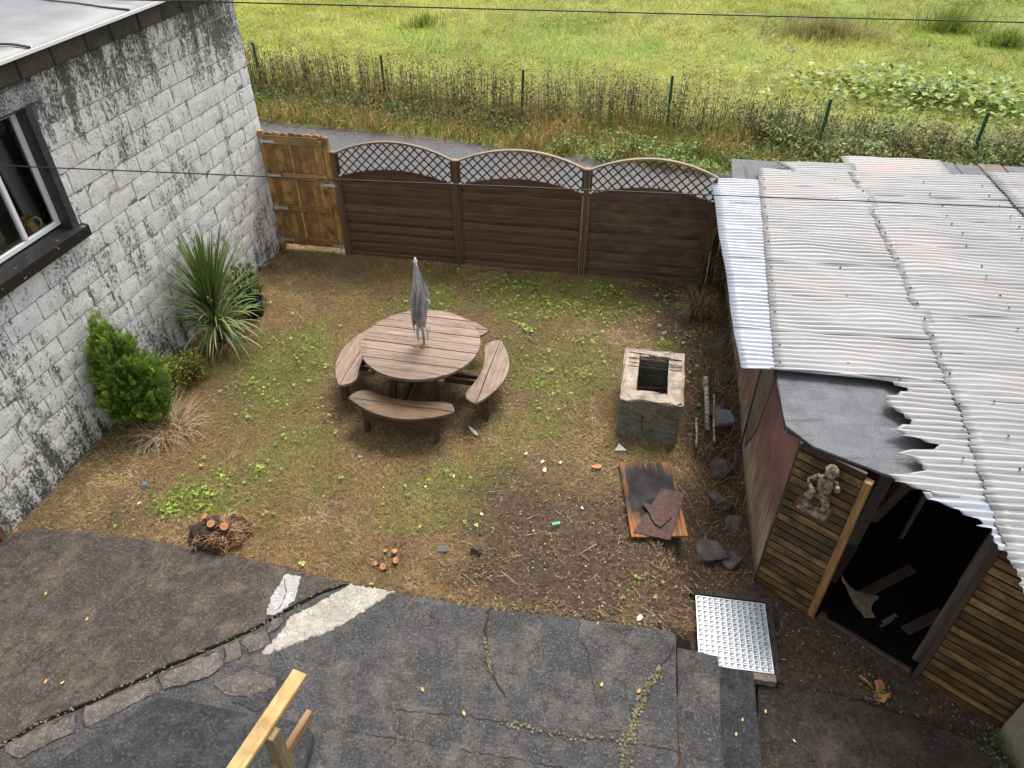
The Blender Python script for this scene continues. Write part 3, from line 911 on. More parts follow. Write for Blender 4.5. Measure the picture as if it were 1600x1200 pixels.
for i in range(3):
    u0, u1 = POSTS[i] + .04, POSTS[i + 1] - .04
    w = u1 - u0
    e = empty('trellis_fence', fl2w(u0 + w / 2, 0, 0), FA, labels_panel[i], 'fence', 'arched trellis fence panels')
    hw = w / 2
    top = lambda x: 1.715 + .215 * (1 - (x / hw) ** 2)
    low = lambda x: 1.335 + .165 * (1 - (x / hw) ** 2)
    # horizontal boards, alternately proud and set back
    z = -.03; k = 0
    while z < 1.49:
        h_ = .083
        z1 = z + h_ + .012
        xs = np.linspace(-hw + .02, hw - .02, 25)
        sel = [x for x in xs if low(x) > z + .012]
        if len(sel) > 2:
            poly = [(x, z) for x in sel] + [(x, min(z1, low(x) + .01)) for x in reversed(sel)]
            yo = -.020 if k % 2 == 0 else .004
            tlt = random.uniform(-.004, .004)
            m = MB(); m.prism(poly, yo, yo + .017, lambda a, b, c, zz=z, t=tlt: (a, c + (b - zz) * .05 + t, b))
            m.build('board', MT['fence_mossy' if i == 2 else 'fence_stain'], e)
        z += h_; k += 1
    if i == 2:
        for q_ in range(3):
            m = MB(); m.box((hw + .14 + q_ * .105, .01, .66), (.10, .018, 1.40 + random.uniform(-.05, .05)), rotm('Y', random.uniform(-.03, .03))); m.build('infill_board', MT['fence_mossy'], e)
        m = MB(); m.bar((hw - .02, -.12, .0), (hw + .12, -.05, 1.25), .05, .03, .004); m.build('leaning_batten', MT['fence_mossy'], e)
    for sx in (-1, 1):
        m = MB(); m.box((sx * (hw - .02), -.034, .69), (.036, .022, 1.36), ch=.004); m.build('batten', MT['fence_stain'], e)
        m = MB(); m.box((sx * (hw - .018), -.004, 1.56), (.032, .04, .34), ch=.004); m.build('trellis_stile', MT['trellis_wood'], e)
    for nm, f_, th_, mt, dy in (('arch_rail', top, .028, 'cap_wood', .05), ('lower_arch_rail', low, .030, 'trellis_wood', .045)):
        xs = np.linspace(-hw, hw, 21)
        m = MB()
        vs_ = []
        for x in xs:
            for (yy, zz) in ((-dy / 2 - .004, -th_ / 2), (dy / 2, -th_ / 2), (dy / 2, th_ / 2), (-dy / 2 - .004, th_ / 2)):
                vs_.append((x, yy, f_(x) + zz))
        fs = []
        for q_ in range(20):
            for k2 in range(4):
                a, b = q_ * 4 + k2, q_ * 4 + (k2 + 1) % 4
                fs.append((a, a + 4, b + 4, b))
        fs += [(0, 1, 2, 3), (83, 82, 81, 80)]
        m.add(vs_, fs).build(nm, MT[mt], e)
    pitch = .098
    for sgn in (-1, 1):
        d = -3.2
        while d < 3.2:
            ts = np.linspace(-hw + .03, hw - .03, 240)
            zz = 1.5 + sgn * (ts - d) * 1.0
            ok = [(t, z_) for t, z_ in zip(ts, zz) if low(t) + .005 < z_ < top(t) - .005]
            if len(ok) > 4:
                a, b = ok[0], ok[-1]
                yy = -.004 if sgn > 0 else -.016
                m = MB(); m.bar((a[0], yy, a[1]), (b[0], yy, b[1]), .020, .009, 0, up=(0, 1, 0))
                m.build('trellis_slat', MT['trellis_wood'], e)
            d += pitch * math.sqrt(2)
# gate
ge = empty('wooden_gate', fl2w(-.56, .02, 0), FA, 'tan timber garden gate of scallop-topped upright boards between outbuilding and fence', 'gate')
nb_ = 8; gw = 1.02; bw_ = gw / nb_
for k in range(nb_):
    x0 = -gw / 2 + k * bw_; wv = bw_ - (.005 if k != 2 else .012)
    r_ = wv / 2
    tz = 1.93 + random.uniform(-.008, .008)
    poly = [(x0, .085 + random.uniform(0, .01)), (x0 + wv, .085)] + [(x0 + r_ + r_ * math.cos(a), tz + r_ * .55 * math.sin(a)) for a in np.linspace(0, math.pi, 9)]
    MB().prism(poly, .0, .018, lambda a, b, c: (a, c, b)).build('board', MT['gate_wood'], ge)
for z, mt in ((1.835, 'gate_rail_wood'), (1.30, 'gate_wood'), (.755, 'gate_wood'), (.195, 'gate_rail_wood')):
    m = MB(); m.box((-.03, -.024, z), (gw - .13, .042, .085), ch=.005); m.build('rail', MT['gate_rail_wood' if z > 1.7 else 'gate_wood'], ge)
m = MB(); m.box((gw / 2 - .045, -.026, 1.03), (.075, .046, 1.84), ch=.005); m.build('stile', MT['gate_wood'], ge)
m = MB(); m.box((-.07, -.05, 1.905), (.86, .012, .05), ch=.004); m.build('top_lath', MT['gate_rail_wood'], ge)
for z in (1.835, 1.30, .755, .195):
    m = MB(); m.box((-gw / 2 + .07, -.049, z), (.20, .006, .038)); m.box((-gw / 2 - .035, -.046, z), (.03, .03, .07)); m.build('hinge', MT['galvanised'], ge)
m = MB(); m.box((gw / 2 - .08, -.054, 1.20), (.24, .008, .05)); m.tube([(gw / 2 - .16, -.066, 1.2), (gw / 2 + .05, -.066, 1.2)], .009, 8); m.build('latch', MT['galvanised'], ge)
m = MB(); m.box((gw / 2 - .10, -.075, 1.12), (.035, .018, .045), ch=.005); m.tube([(gw / 2 - .112, -.075, 1.14), (gw / 2 - .112, -.075, 1.175), (gw / 2 - .088, -.075, 1.175), (gw / 2 - .088, -.075, 1.14)], .004, 6); m.build('padlock', MT['brass'], ge)
m = MB(); m.box((gw / 2 - .08, -.054, .15), (.2, .008, .045)); m.tube([(gw / 2 - .05, -.066, .05), (gw / 2 - .05, -.066, .25)], .008, 8); m.build('drop_bolt', MT['galvanised'], ge)
gp = empty('gate_post', fl2w(-1.115, .03, 0), FA, 'tan timber gate post fixed to the outbuilding corner beside the gate', 'post')
m = MB(); m.box((0, 0, .98), (.075, .09, 2.0), ch=.006); m.build('shaft', MT['gate_wood'], gp)
# small stump of post by the lower end of the wall
pp = MB(); pp.bar((-5.20, 4.86, -.03), (-5.28, 4.93, .75), .085, .085, .008, up=(0, 1, 0))
wood('post_red', (.06, .028, .014), (.16, .075, .04), 2, .7)
tag(pp.build('timber_post', MT['post_red']), 'reddish timber post at the foot of the white block wall beside the patio', 'post')

# ================================================================== WIRE FENCE ON THE FIELD EDGE
plain('green_post_paint', (.010, .085, .060), .4, 0, .25, 20)
plain('wire_green', (.10, .15, .11), .5, .3)
wfp = [(-9.6, 20.3), (-6.3, 19.25), (-3.05, 18.17), (.22, 17.07), (3.48, 16.55), (6.38, 15.09), (9.2, 14.35), (12.4, 13.5)]
WF = empty('wire_fence', (wfp[3][0], wfp[3][1], 0), 0, 'green metal posts carrying fine wire mesh along the overgrown edge of the field', 'fence')
def rel(p, o=WF): return (p[0] - o.location[0], p[1] - o.location[1], p[2] - o.location[2])
for i, p_ in enumerate(wfp):
    z0 = float(gz(p_[0], p_[1])) - .1
    lean = (random.uniform(-.03, .03), random.uniform(-.04, .03))
    m = MB(); m.bar(rel((p_[0], p_[1], z0)), rel((p_[0] + lean[0], p_[1] + lean[1], z0 + 1.16)), .055, .055, .005, up=(0, 1, 0)); m.build('post', MT['green_post_paint'], WF)
for i in range(len(wfp) - 1):
    a, b = wfp[i], wfp[i + 1]
    L = math.dist(a, b)
    m = MB()
    k = int(L / .10)
    za, zb = float(gz(*a)), float(gz(*b))
    for j in range(k + 1):
        t = j / k
        x, y, z = a[0] + (b[0] - a[0]) * t, a[1] + (b[1] - a[1]) * t, za + (zb - za) * t
        m.tube([rel((x, y, z)), rel((x + random.uniform(-.01, .01), y, z + .98))], .0016, 3, False)
    for hz in (.05, .2, .35, .5, .65, .8, .98):
        m.tube([rel((a[0], a[1], za + hz)), rel(((a[0] + b[0]) / 2, (a[1] + b[1]) / 2, (za + zb) / 2 + hz - .02)), rel((b[0], b[1], zb + hz))], .0022, 3, False)
    m.build('wire_mesh', MT['wire_green'], WF)

# ================================================================== ROUND PICNIC TABLE
g = G('table_wood')
v = g.obj(9.0)
n = g.noise(g.vmap(v, (1.5, 22, 22)), 1.0, 6, .65, .5); f = g.noise(g.vmap(v, (6, 130, 130)), 1.0, 3, .6); s_ = g.noise(g.pos(), 3.2, 5, .6)
h = g.m('ADD', g.m('MULTIPLY', n, .6), g.m('MULTIPLY', f, .4))
c = g.mix(g.ramp(h, [(.36, 0), (.64, 1)]), (.10, .064, .045), (.33, .225, .162))
c = g.mix(1.0, c, g.ramp(g.rnd(), [(0, .78), (1, 1.15)]), 'MULTIPLY')
c = g.mix(g.ramp(s_, [(.54, 0), (.70, .6)]), c, (.120, .066, .032))
MT['table_wood'] = g.done(c, g.rng(s_, .35, .65, .42, .62), h, .4, .005)
wood('bench_wet', (.040, .028, .020), (.19, .120, .070), 0, .35, (.16, .085, .032), .50, 5.0, var=.2)
wood('frame_wood', (.035, .018, .010), (.105, .055, .030), 0, .65, var=.3)
plain('end_grain', (.55, .42, .26), .8)
plain('rust_stain', (.16, .062, .022), .6, var=.5, sc=40)
TB = empty('round_picnic_table', (-1.11, 7.32, 0), R(-12), 'round weathered timber picnic table with four curved attached benches', 'picnic table')
RT = .725; npk = 9; pw = 2 * RT / npk
for k in range(npk):
    y0 = -RT + k * pw + .006; y1 = -RT + (k + 1) * pw - .006
    ys = np.linspace(y0, y1, 9)
    xr = [math.sqrt(max(0, RT * RT - y * y)) for y in ys]
    poly = [(x, y) for x, y in zip(xr, ys)] + [(-x, y) for x, y in zip(reversed(xr), reversed(list(ys)))]
    m = MB(); m.prism(poly, .688, .725 + random.uniform(-.003, .003)); o = m.build('tabletop_plank', MT['table_wood'], TB)
m = MB()
poly = []
for a in np.linspace(0, 2 * math.pi, 26, endpoint=False):
    r_ = random.uniform(.55, 1.1)
    poly.append((.02 + .10 * r_ * math.cos(a), -.07 + .055 * r_ * math.sin(a)))
m.prism(poly, .7205, .7300); m.build('rust_stain', MT['rust_stain'], TB)
for sx in (-.42, .42):
    m = MB(); m.box((sx, 0, .655), (.07, 1.25, .06), ch=.006); m.build('top_bearer', MT['frame_wood'], TB)
for i in range(4):
    a = i * math.pi / 2
    wet = (i == 0)
    mt = MT['bench_wet'] if wet else MT['table_wood']
    zs = .43 + random.uniform(-.006, .006)
    def arc_out(u): return .845 + .235 * (1 - (abs(u) / .645) ** 2.0)
    outer = [(-.645, -.850), (.645, -.850)] + [(u, -arc_out(u)) for u in np.linspace(.63, -.63, 15)]
    inner = [(.642, -.840)] + [(-.642, -.840)]
    inn = [(-.62, -.775), (-.575, -.715), (-.50, -.685), (-.42, -.69), (-.30, -.725), (-.15, -.752), (0, -.762), (.15, -.752), (.30, -.725), (.42, -.69), (.50, -.685), (.575, -.715), (.62, -.775)]
    inner = inner + inn
    for poly in (inner, outer):
        m = MB(); m.prism(poly, zs - .034, zs + random.uniform(-.002, .002)); m.build('bench_plank', mt, TB, rot=(0, 0, a))
    for sx in (-.43, .43):
        m = MB(); m.bar((sx, -.90, 0.0), (sx, -.90, .36), .095, .045, .005, up=(1, 0, 0)); m.box((sx, -.82, .375), (.045, .22, .04), ch=.004); m.build('bench_leg', MT['frame_wood'], TB, rot=(0, 0, a))
    m = MB(); m.box((0, -.925, .255), (.83, .03, .17), ch=.004); m.build('bench_apron', MT['frame_wood'], TB, rot=(0, 0, a))
for i in range(2):
    a = i * math.pi / 2
    for sx in (-.05, .05):
        zb = .29 + .0 * i
        m = MB(); m.box((sx, 0, .33 - i * .085), (.045, 1.93, .08), ch=.005); m.build('beam', MT['frame_wood'], TB, rot=(0, 0, a))
        for sy in (-1, 1):
            m = MB(); m.tube([(sx * 1.0, sy * .962, .33 - i * .085), (sx * 1.0, sy * .973, .33 - i * .085)], .028, 10); m.build('bolt_cap', MT['end_grain'], TB, rot=(0, 0, a))
for sx in (-.20, .20):
    for sy in (-.28, .28):
        m = MB(); m.bar((sx * 1.5, sy * 1.3, .0), (sx * 1.3, sy * 1.1, .63), .08, .06, .006, up=(0, 1, 0)); m.build('leg', MT['frame_wood'], TB)

# ------------------------------------------------------------------ folded parasol
g = G('faded_canvas'); v = g.obj(); n1 = g.noise(g.vmap(v, (9, 9, 2.2)), 1.0, 5, .6); n2 = g.noise(v, 90, 2)
c = g.mix(g.ramp(n1, [(.35, 0), (.66, 1)]), (.12, .11, .115), (.50, .48, .47))
MT['canvas'] = g.done(c, .9, n2, .3, .004)
UC = (-1.085, 7.30)
um = empty('parasol', (UC[0], UC[1], 0), 0, 'folded tattered grey parasol standing through the round picnic table', 'parasol')
MB().tube([(.03, -.01, .05), (.0, 0, 1.86)], .017, 10).build('pole', MT['galvanised'], um, True)
m = MB()
nn = 40; zs_ = np.linspace(1.845, 1.02, 15)
vs_ = []
for zi, z in enumerate(zs_):
    t = (1.845 - z) / .825
    rr_ = .014 + .078 * min(1, t * 1.9) * (1 - .45 * max(0, t - .45)) - .02 * max(0, t - .8)
    for k in range(nn):
        a = 2 * math.pi * k / nn
        fold = 1 + (.42 * min(1, t * 2)) * math.cos(8 * a + 2.2 * t + .5 * math.sin(3 * t * 3)) * (.6 + .4 * math.sin(3 * a + 1.3)) + .12 * math.sin(3 * a + 5 * t)
        r_ = rr_ * fold * (1 + random.uniform(-.05, .05))
        zz = z - (.05 * math.cos(5 * a + 1) + random.uniform(-.03, .03)) * max(0, (t - .75)) * 4
        vs_.append((r_ * math.cos(a) + .02 * math.sin(t * 5) * t, r_ * math.sin(a) * .9, zz))
fs = []
for i in range(len(zs_) - 1):
    for k in range(nn):
        a, b = i * nn + k, i * nn + (k + 1) % nn
        fs.append((a, a + nn, b + nn, b))
cn = m.add(vs_, fs).build('canopy', MT['canvas'], um, True)
for (a, z0, l, w) in ((.2, 1.32, .16, .05), (3.3, 1.20, .22, .16), (3.6, 1.16, .24, .12), (.1, 1.40, .12, .10), (6.0, 1.36, .18, .08), (3.0, 1.10, .16, .06), (2.2, 1.06, .18, .06), (4.3, 1.05, .24, .08), (5.0, 1.02, .26, .07), (5.6, 1.04, .24, .06), (.4, 1.06, .22, .06), (3.7, 1.08, .2, .07)):
    m = MB(); vs_ = []
    for j in range(6):
        t = j / 5
        rr_ = .066 + .035 * math.sin(t * 2.6); z = z0 - l * t
        for q_ in (-1, 1):
            aa = a + q_ * w / .1 * .3 * (1 - .6 * t)
            vs_.append((rr_ * math.cos(aa), rr_ * math.sin(aa), z + random.uniform(-.012, .012)))
    m.add(vs_, [(2 * j, 2 * j + 1, 2 * j + 3, 2 * j + 2) for j in range(5)]).build('torn_flap', MT['canvas'], cn, True)
o = lathe([(.001, 1.84), (.022, 1.84), (.026, 1.86), (.014, 1.885), (.012, 1.90), (.001, 1.912)], 12).build('finial', MT['white_plastic'], um, True)
m = MB(); m.tube([(.09, -.02, 1.37), (.125, -.03, 1.36), (.13, -.03, 1.33), (.11, -.03, 1.31)], .008, 6); m.build('tie_strap', MT['white_plastic'], um)

# ================================================================== BLOCK INCINERATOR
g = G('mossy_block'); v = g.pos(); n1 = g.noise(v, 7, 6, .65); n2 = g.noise(v, 45, 5, .7)
c = g.mix(g.ramp(n2, [(.35, 0), (.65, 1)]), (.085, .080, .066), (.24, .225, .19))
c = g.mix(g.ramp(n1, [(.45, 0), (.62, .85)]), c, (.085, .085, .042))
c = g.mix(g.ramp(n2, [(.66, 0), (.72, .8)]), c, (.30, .28, .23))
MT['mossy'] = g.done(c, .85, n2, .8, .015)
g = G('weathered_block_top'); v = g.pos(); n1 = g.noise(v, 9, 6, .65); n2 = g.noise(v, 60, 5, .7)
c = g.mix(g.ramp(n1, [(.35, 0), (.62, 1)]), (.24, .19, .15), (.50, .42, .34))
c = g.mix(g.ramp(n2, [(.58, 0), (.66, .75)]), c, (.075, .07, .055))
MT['blocktop'] = g.done(c, .9, n2, .9, .015)
plain('rust_iron', (.055, .032, .022), .8, .4, .4, 40)
IA = R(-10.5)
IN = empty('block_incinerator', (1.67, 6.86, -.06), IA, 'square hollow incinerator of mossy concrete blocks with wire rods across its top', 'incinerator')
IW, ID, TH_ = .70, .98, .155
def rough_box(c, s, mat, name, parent, amp=.008):
    m = MB()
    nx, ny, nz = [max(2, int(d / .055)) for d in s]
    bm = bmesh.new()
    bmesh.ops.create_cube(bm, size=1.0)
    bmesh.ops.subdivide_edges(bm, edges=bm.edges[:], cuts=3, use_grid_fill=True)
    for v_ in bm.verts:
        onedge = sum(abs(abs(k) - .5) < 1e-4 for k in v_.co)
        sh = 1 - (.012 if onedge == 2 else .03 if onedge == 3 else 0) * random.uniform(.3, 1.4)
        v_.co = Vector((v_.co.x * s[0] * sh + c[0], v_.co.y * s[1] * sh + c[1], v_.co.z * s[2] * sh + c[2])) + Vector([random.uniform(-amp, amp) for _ in range(3)])
    me = bpy.data.meshes.new(name); bm.to_mesh(me); bm.free()
    me.materials.append(mat)
    return link(name, me, None, parent)
hb = .215
for r_ in range(3):
    z = r_ * hb + hb / 2 - .03
    mt = MT['mossy']
    sp = .42 if r_ % 2 == 0 else .28
    for sy in (-1, 1):
        yy = sy * (ID / 2 - TH_ / 2)
        for x0, x1 in ((-IW / 2, -IW / 2 + sp), (-IW / 2 + sp, IW / 2)):
            rough_box(((x0 + x1) / 2, yy, z), (x1 - x0 - .003, TH_, hb - .003), mt, 'block', IN)
    for sx in (-1, 1):
        y0, y1 = -ID / 2 + TH_, ID / 2 - TH_
        rough_box((sx * (IW / 2 - TH_ / 2), (y0 + y1) / 2 , z), (TH_, y1 - y0 - .01, hb - .003), mt, 'block', IN)
zt = 3 * hb - .03 + .012
for (c_, s_) in (((-.268, 0, zt), (.172, ID + .02, .03)), ((.268, 0.0, zt), (.172, ID + .01, .03)), ((0, -.412, zt + .003), (.38, .165, .03)), ((0, .43, zt + .003), (.38, .13, .03))):
    rough_box(c_, s_, MT['blocktop'], 'mortar_cap', IN, .013)
for k in range(5):
    y = .12 + .065 * k
    MB().tube([(-.30, y + random.uniform(-.03, .03), zt + .022), (.05, y, zt + .018), (.33, y + random.uniform(-.06, .02), zt + .024)], .005, 5).build('wire_rod', MT['rust_iron'], IN)
for k in range(3):
    MB().tube([(-.19, -.15 + .1 * k, .38), (.19, -.12 + .1 * k, .40)], .006, 5).build('grate_bar', MT['rust_iron'], IN)

# ================================================================== CHARRED BOARD AND RUSTED SHEETS
g = G('charred_board'); v = g.obj(); n1 = g.noise(v, 4, 5, .6); n2 = g.noise(g.vmap(v, (30, 1.8, 30)), 1.0, 5, .6, .4)
x_ = g.m('MULTIPLY', g.sep(v, 0), 2.4); y_ = g.m('MULTIPLY', g.m('SUBTRACT', g.sep(v, 1), .08), 1.7)
d_ = g.m('SQRT', g.m('ADD', g.m('MULTIPLY', x_, x_), g.m('MULTIPLY', y_, y_)))
d_ = g.m('ADD', d_, g.m('MULTIPLY', g.m('SUBTRACT', n1, .5), .9))
d_ = g.m('ADD', d_, g.m('MULTIPLY', g.m('SUBTRACT', n2, .5), .5))
wd = g.mix(g.ramp(n2, [(.35, 0), (.65, 1)]), (.12, .045, .015), (.36, .15, .045))
c = g.mix(g.ramp(d_, [(.62, 0), (1.05, 1)]), (.012, .010, .011), wd)
MT['charred'] = g.done(c, g.rng(n1, .3, .7, .45, .75), n2, .3, .006, spec=.15)
g = G('rusted_felt'); v = g.pos(); n1 = g.noise(v, 30, 5, .7); n2 = g.noise(v, 6, 4)
c = g.mix(g.ramp(n1, [(.35, 0), (.68, 1)]), (.032, .014, .011), (.115, .050, .036))
c = g.mix(g.ramp(n2, [(.55, 0), (.7, .6)]), c, (.03, .025, .026))
MT['rusted'] = g.done(c, .75, n1, .7, .012)
cb = empty('charred_board', (1.50, 5.40, .038), R(0), 'orange brown plywood board charred black in the middle lying by the incinerator', 'board')
m = MB(); m.prism([(-.29, .53), (.285, .53), (.295, -.52), (-.285, -.535)], .0, .022); m.build('sheet', MT['charred'], cb)
m = MB(); m.box((0, .3, -.03), (.5, .06, .055)); m.box((0, -.35, -.03), (.5, .06, .055)); m.build('batten', MT['frame_wood'], cb)
def thin_sheet(name, poly, z, th, mat, tiltx, seed, label, cat):
    cx = sum(p[0] for p in poly) / len(poly); cy = sum(p[1] for p in poly) / len(poly)
    pj = [(x - cx, y - cy) for x, y in jag(poly, .06, .006, seed)]
    m = MB(); m.prism(pj, 0, th)
    o = m.build(name, mat, None, loc=(cx, cy, z), rot=(tiltx, random.uniform(-.02, .02), 0))
    return tag(o, label, cat)
thin_sheet('rusted_sheet', [(1.62, 5.50), (1.86, 5.44), (1.60, 4.82), (1.24, 4.92), (1.44, 5.22)], .064, .014, MT['rusted'], R(1), 71, 'large torn rust-brown sheet lying on the charred board', 'scrap sheet')
thin_sheet('rusted_sheet', [(1.38, 5.30), (1.50, 5.24), (1.62, 5.30), (1.66, 5.10), (1.52, 4.97), (1.47, 5.02)], .088, .012, MT['rusted'], R(2), 72, 'smaller rust-brown offcut on top of the larger torn sheet', 'scrap sheet')

# stones
g = G('grey_rock'); v = g.obj(3.0); n1 = g.noise(v, 6, 6, .65); n2 = g.noise(v, 50, 4, .7)
c = g.mix(g.ramp(n1, [(.35, 0), (.65, 1)]), (.045, .037, .031), (.135, .118, .10))
c = g.mix(g.ramp(n2, [(.6, 0), (.72, .6)]), c, (.20, .19, .18))
MT['rock'] = g.done(c, .75, n2, .7, .02)
def rock(loc, size, rz, mat, seed):
    rr = random.Random(seed)
    bm = bmesh.new()
    bmesh.ops.create_icosphere(bm, subdivisions=3, radius=1.0)
    pl = [(Vector((rr.gauss(0, 1), rr.gauss(0, 1), rr.gauss(0, 1))).normalized(), rr.uniform(.45, .62)) for _ in range(8)]
    for v_ in bm.verts:
        p = v_.co.copy()
        for n_, d in pl:
            e = p.dot(n_) - d
            if e > 0: p -= n_ * e
        p *= 1.35
        v_.co = Vector((p.x * size[0], p.y * size[1], p.z * size[2])) + Vector([rr.uniform(-.006, .006) for _ in range(3)])
    me = bpy.data.meshes.new('rock'); bm.to_mesh(me); bm.free()
    me.materials.append(mat)
    return link('rock', me, None, None, loc, (0, 0, rz))
def gzf(x, y): return float(gz(x, y))
rocks = [((2.44, 6.17), (.16, .12, .10), .2, 'squarish grey rock by the shed wall level with the incinerator base'),
         ((2.36, 5.68), (.12, .17, .10), .5, 'elongated pale grey rock between the charred board and the shed wall'),
         ((2.12, 5.02), (.20, .15, .09), .1, 'broad dark rock just past the lower end of the charred board'),
         ((2.34, 4.93), (.12, .10, .08), .9, 'small dark rock against the shed wall near its front corner'),
         ((2.47, 5.42), (.09, .08, .07), .3, 'small dark rock tucked under the shed wall beside the pale elongated rock'),
         ((2.50, 7.0), (.12, .14, .10), 1.2, 'dark rock beside the broken white pipe'),
         ((2.72, 7.55), (.13, .10, .10), .4, 'dark rock under the shed eaves behind the white pipe'),
         ((2.80, 8.2), (.11, .13, .09), .8, 'dark rock under the shed eaves nearer the dry grass tuft')]
for i, (p_, s_, rz, lb_) in enumerate(rocks):
    s_ = tuple(q_ * 1.0 for q_ in s_)
    tag(rock((p_[0], p_[1], gzf(*p_) + s_[2] * .15), s_, rz, MT['rock'], 200 + i), lb_, 'rock', 'rocks along the shed wall')

# white pipe, guttering
g = G('old_white_pipe'); v = g.pos(); n1 = g.noise(v, 25, 5, .7)
MT['pipe'] = g.done(g.mix(g.ramp(n1, [(.44, 0), (.54, .9)]), (.44, .42, .39), (.10, .075, .055)), .5, n1, .3, .01)
m = MB()
pts = [(2.49, 7.42, .06), (2.44, 7.1, .03), (2.37, 6.75, -.0), (2.28, 6.45, -.04)]
e = empty('drain_pipe', (2.45, 7.1, 0), 0, 'dirty white plastic pipe lying between the incinerator and the shed wall', 'pipe')
def relp(P_, e): return [(p[0] - e.location[0], p[1] - e.location[1], p[2] - e.location[2]) for p in P_]
MB().tube(relp([(2.49, 7.42, .05), (2.43, 7.0, .015), (2.36, 6.6, -.06)], e), .034, 12).build('length', MT['pipe'], e, True)
MB().tube(relp([(2.495, 7.46, .053), (2.47, 7.30, .04)], e), .042, 12).build('socket', MT['pipe'], e, True)
for i, (P_, lb_) in enumerate((([(2.56, 7.2, .0), (2.5, 6.9, .0), (2.44, 6.6, -.06), (2.42, 6.42, -.10)], 'thin broken white pipe fragment alongside the thicker drain pipe'), ([(2.25, 6.75, -.01), (2.21, 6.5, -.03), (2.17, 6.3, -.07)], 'thin white strip lying against the right side of the incinerator'))):
    tag(MB().tube(P_, .016, 6).build('pipe_fragment', MT['pipe'], None, True), lb_, 'pipe')
g = G('grey_plastic'); MT['greyplastic'] = g.done((.16, .18, .20), .3)
m = MB(); m.prism(jag([(-.12, -.09), (.10, -.12), (.14, .06), (-.05, .12)], .06, .015, 4), -.01, lambda x, y: .03 + .3 * abs(x))
tag(m.build('plastic_scrap', MT['greyplastic'], None, loc=(2.55, 6.75, .0), rot=(.3, .2, .4)), 'crumpled bluish grey plastic scrap beside the broken white pipe', 'scrap')

# ================================================================== METAL PLATE
g = G('chequer_plate'); v = g.pos(); n1 = g.noise(v, 18, 5, .65); n2 = g.noise(v, 2.0, 3)
c = g.mix(g.ramp(n1, [(.35, 0), (.7, 1)]), (.42, .45, .50), (.60, .63, .68))
MT['plate'] = g.done(c, g.rng(n1, .3, .7, .3, .55), n1, .2, .005, .45)
MT['plate_groove'] = plain('plate_groove', (.17, .18, .20), .5, .5, .4, 30)
PL = empty('metal_plate', (PLATE_C[0] + .03, PLATE_C[1] - .02, -.27), PLATE_A, 'silver embossed metal cover plate set in the soil beside the steps', 'cover plate')
MB().box((0, 0, -.012), (.66, .74, .012)).build('sheet', MT['plate_groove'], PL)
m = MB()
nc, nr_ = 12, 14
cw, chh = .66 / nc, .74 / nr_
for i in range(nc + 1): m.box((-.33 + i * cw, 0, -.003), (.016, .752, .012), ch=.003)
for j in range(nr_ + 1): m.box((0, -.37 + j * chh, -.0035), (.672, .014, .010), ch=.003)
m.build('raised_grid', MT['plate'], PL)
m = MB()
for i in range(nc):
    for j in range(nr_):
        cx, cy = -.33 + (i + .5) * cw, -.37 + (j + .5) * chh
        m.box((cx + .006, cy - .007, -.004), (.024, .010, .008)); m.box((cx + .013, cy + .003, -.0045), (.010, .018, .008))
o = m.build('raised_tread', MT['plate'], PL); o['kind'] = 'stuff'
plain('brown_brick', (.20, .145, .105), .85, 0, .3, 25)
for i, (c_, s_) in enumerate((((0, .425, -.045), (.78, .05, .07)), ((.375, .0, -.055), (.05, .86, .07)), ((.25, -.41, -.05), (.20, .075, .08)))):
    rough_box(c_, s_, MT['brown_brick' if i == 2 else 'concrete_lower'], 'kerb_brick', PL, .005)

# ================================================================== HANDRAIL, RENDERED WALL, OVERHEAD WIRES
wood('new_timber', (.36, .235, .075), (.60, .43, .17), 0, .55, (.30, .18, .06), .42, 6.0, rand=0, var=.1)
wood('new_timber_post', (.13, .095, .045), (.30, .22, .11), 2, .6, rand=0, var=.1)
wood('rail_red', (.18, .10, .045), (.36, .22, .11), 0, .6, rand=0, var=.1)
HR = empty('handrail', (-1.74, 2.36, .15), 0, 'new yellow timber handrail with post and lower rail over the patio landing', 'handrail')
ang = math.atan2(.66, .264)
L_ = 1.9
o = MB(); o.box((-L_ / 2, 0, 0), (L_, .115, .04), ch=.006); o.build('top_rail', MT['new_timber'], HR, loc=(.235, .435, .945), rot=(0, 0, ang))
o = MB(); o.box((-L_ / 2, 0, 0), (L_, .05, .09), ch=.006); o.build('lower_rail', MT['rail_red'], HR, loc=(.25, .36, .52), rot=(0, 0, ang))
o = MB(); o.box((0, 0, .46), (.095, .095, .92), ch=.006); o.build('post', MT['new_timber_post'], HR, loc=(.12, .02, 0), rot=(0, 0, ang))
g = G('cream_roughcast'); v = g.pos(); n1 = g.noise(v, 3, 5, .6); n2 = g.noise(v, 70, 5, .75); zz = g.sep(v, 2)
c = g.mix(g.ramp(n2, [(.35, 0), (.65, 1)]), (.22, .185, .13), (.52, .45, .34))
c = g.mix(g.rng(g.m('ADD', zz, g.m('MULTIPLY', n1, .5)), .1, -.25, 0.0, .75), c, (.12, .11, .05))
MT['roughcast'] = g.done(c, .9, n2, 1.0, .02)
m = MB()
vs_, fs = [], []
for j in range(11):
    for i in range(15):
        vs_.append((4.215 + random.uniform(-.006, .006), 3.08 - i * .2, -.5 + j * .25))
for j in range(10):
    for i in range(14):
        a = j * 15 + i
        fs.append((a, a + 15, a + 16, a + 1))
m.add(vs_, fs); m.box((4.43, 1.68, .75), (.40, 2.8, 2.5))
tag(m.build('roughcast_wall', MT['roughcast'], None, True), 'cream roughcast wall meeting the end of the shed cladding', 'wall')
plain('cable_black', (.012, .012, .013), .5)
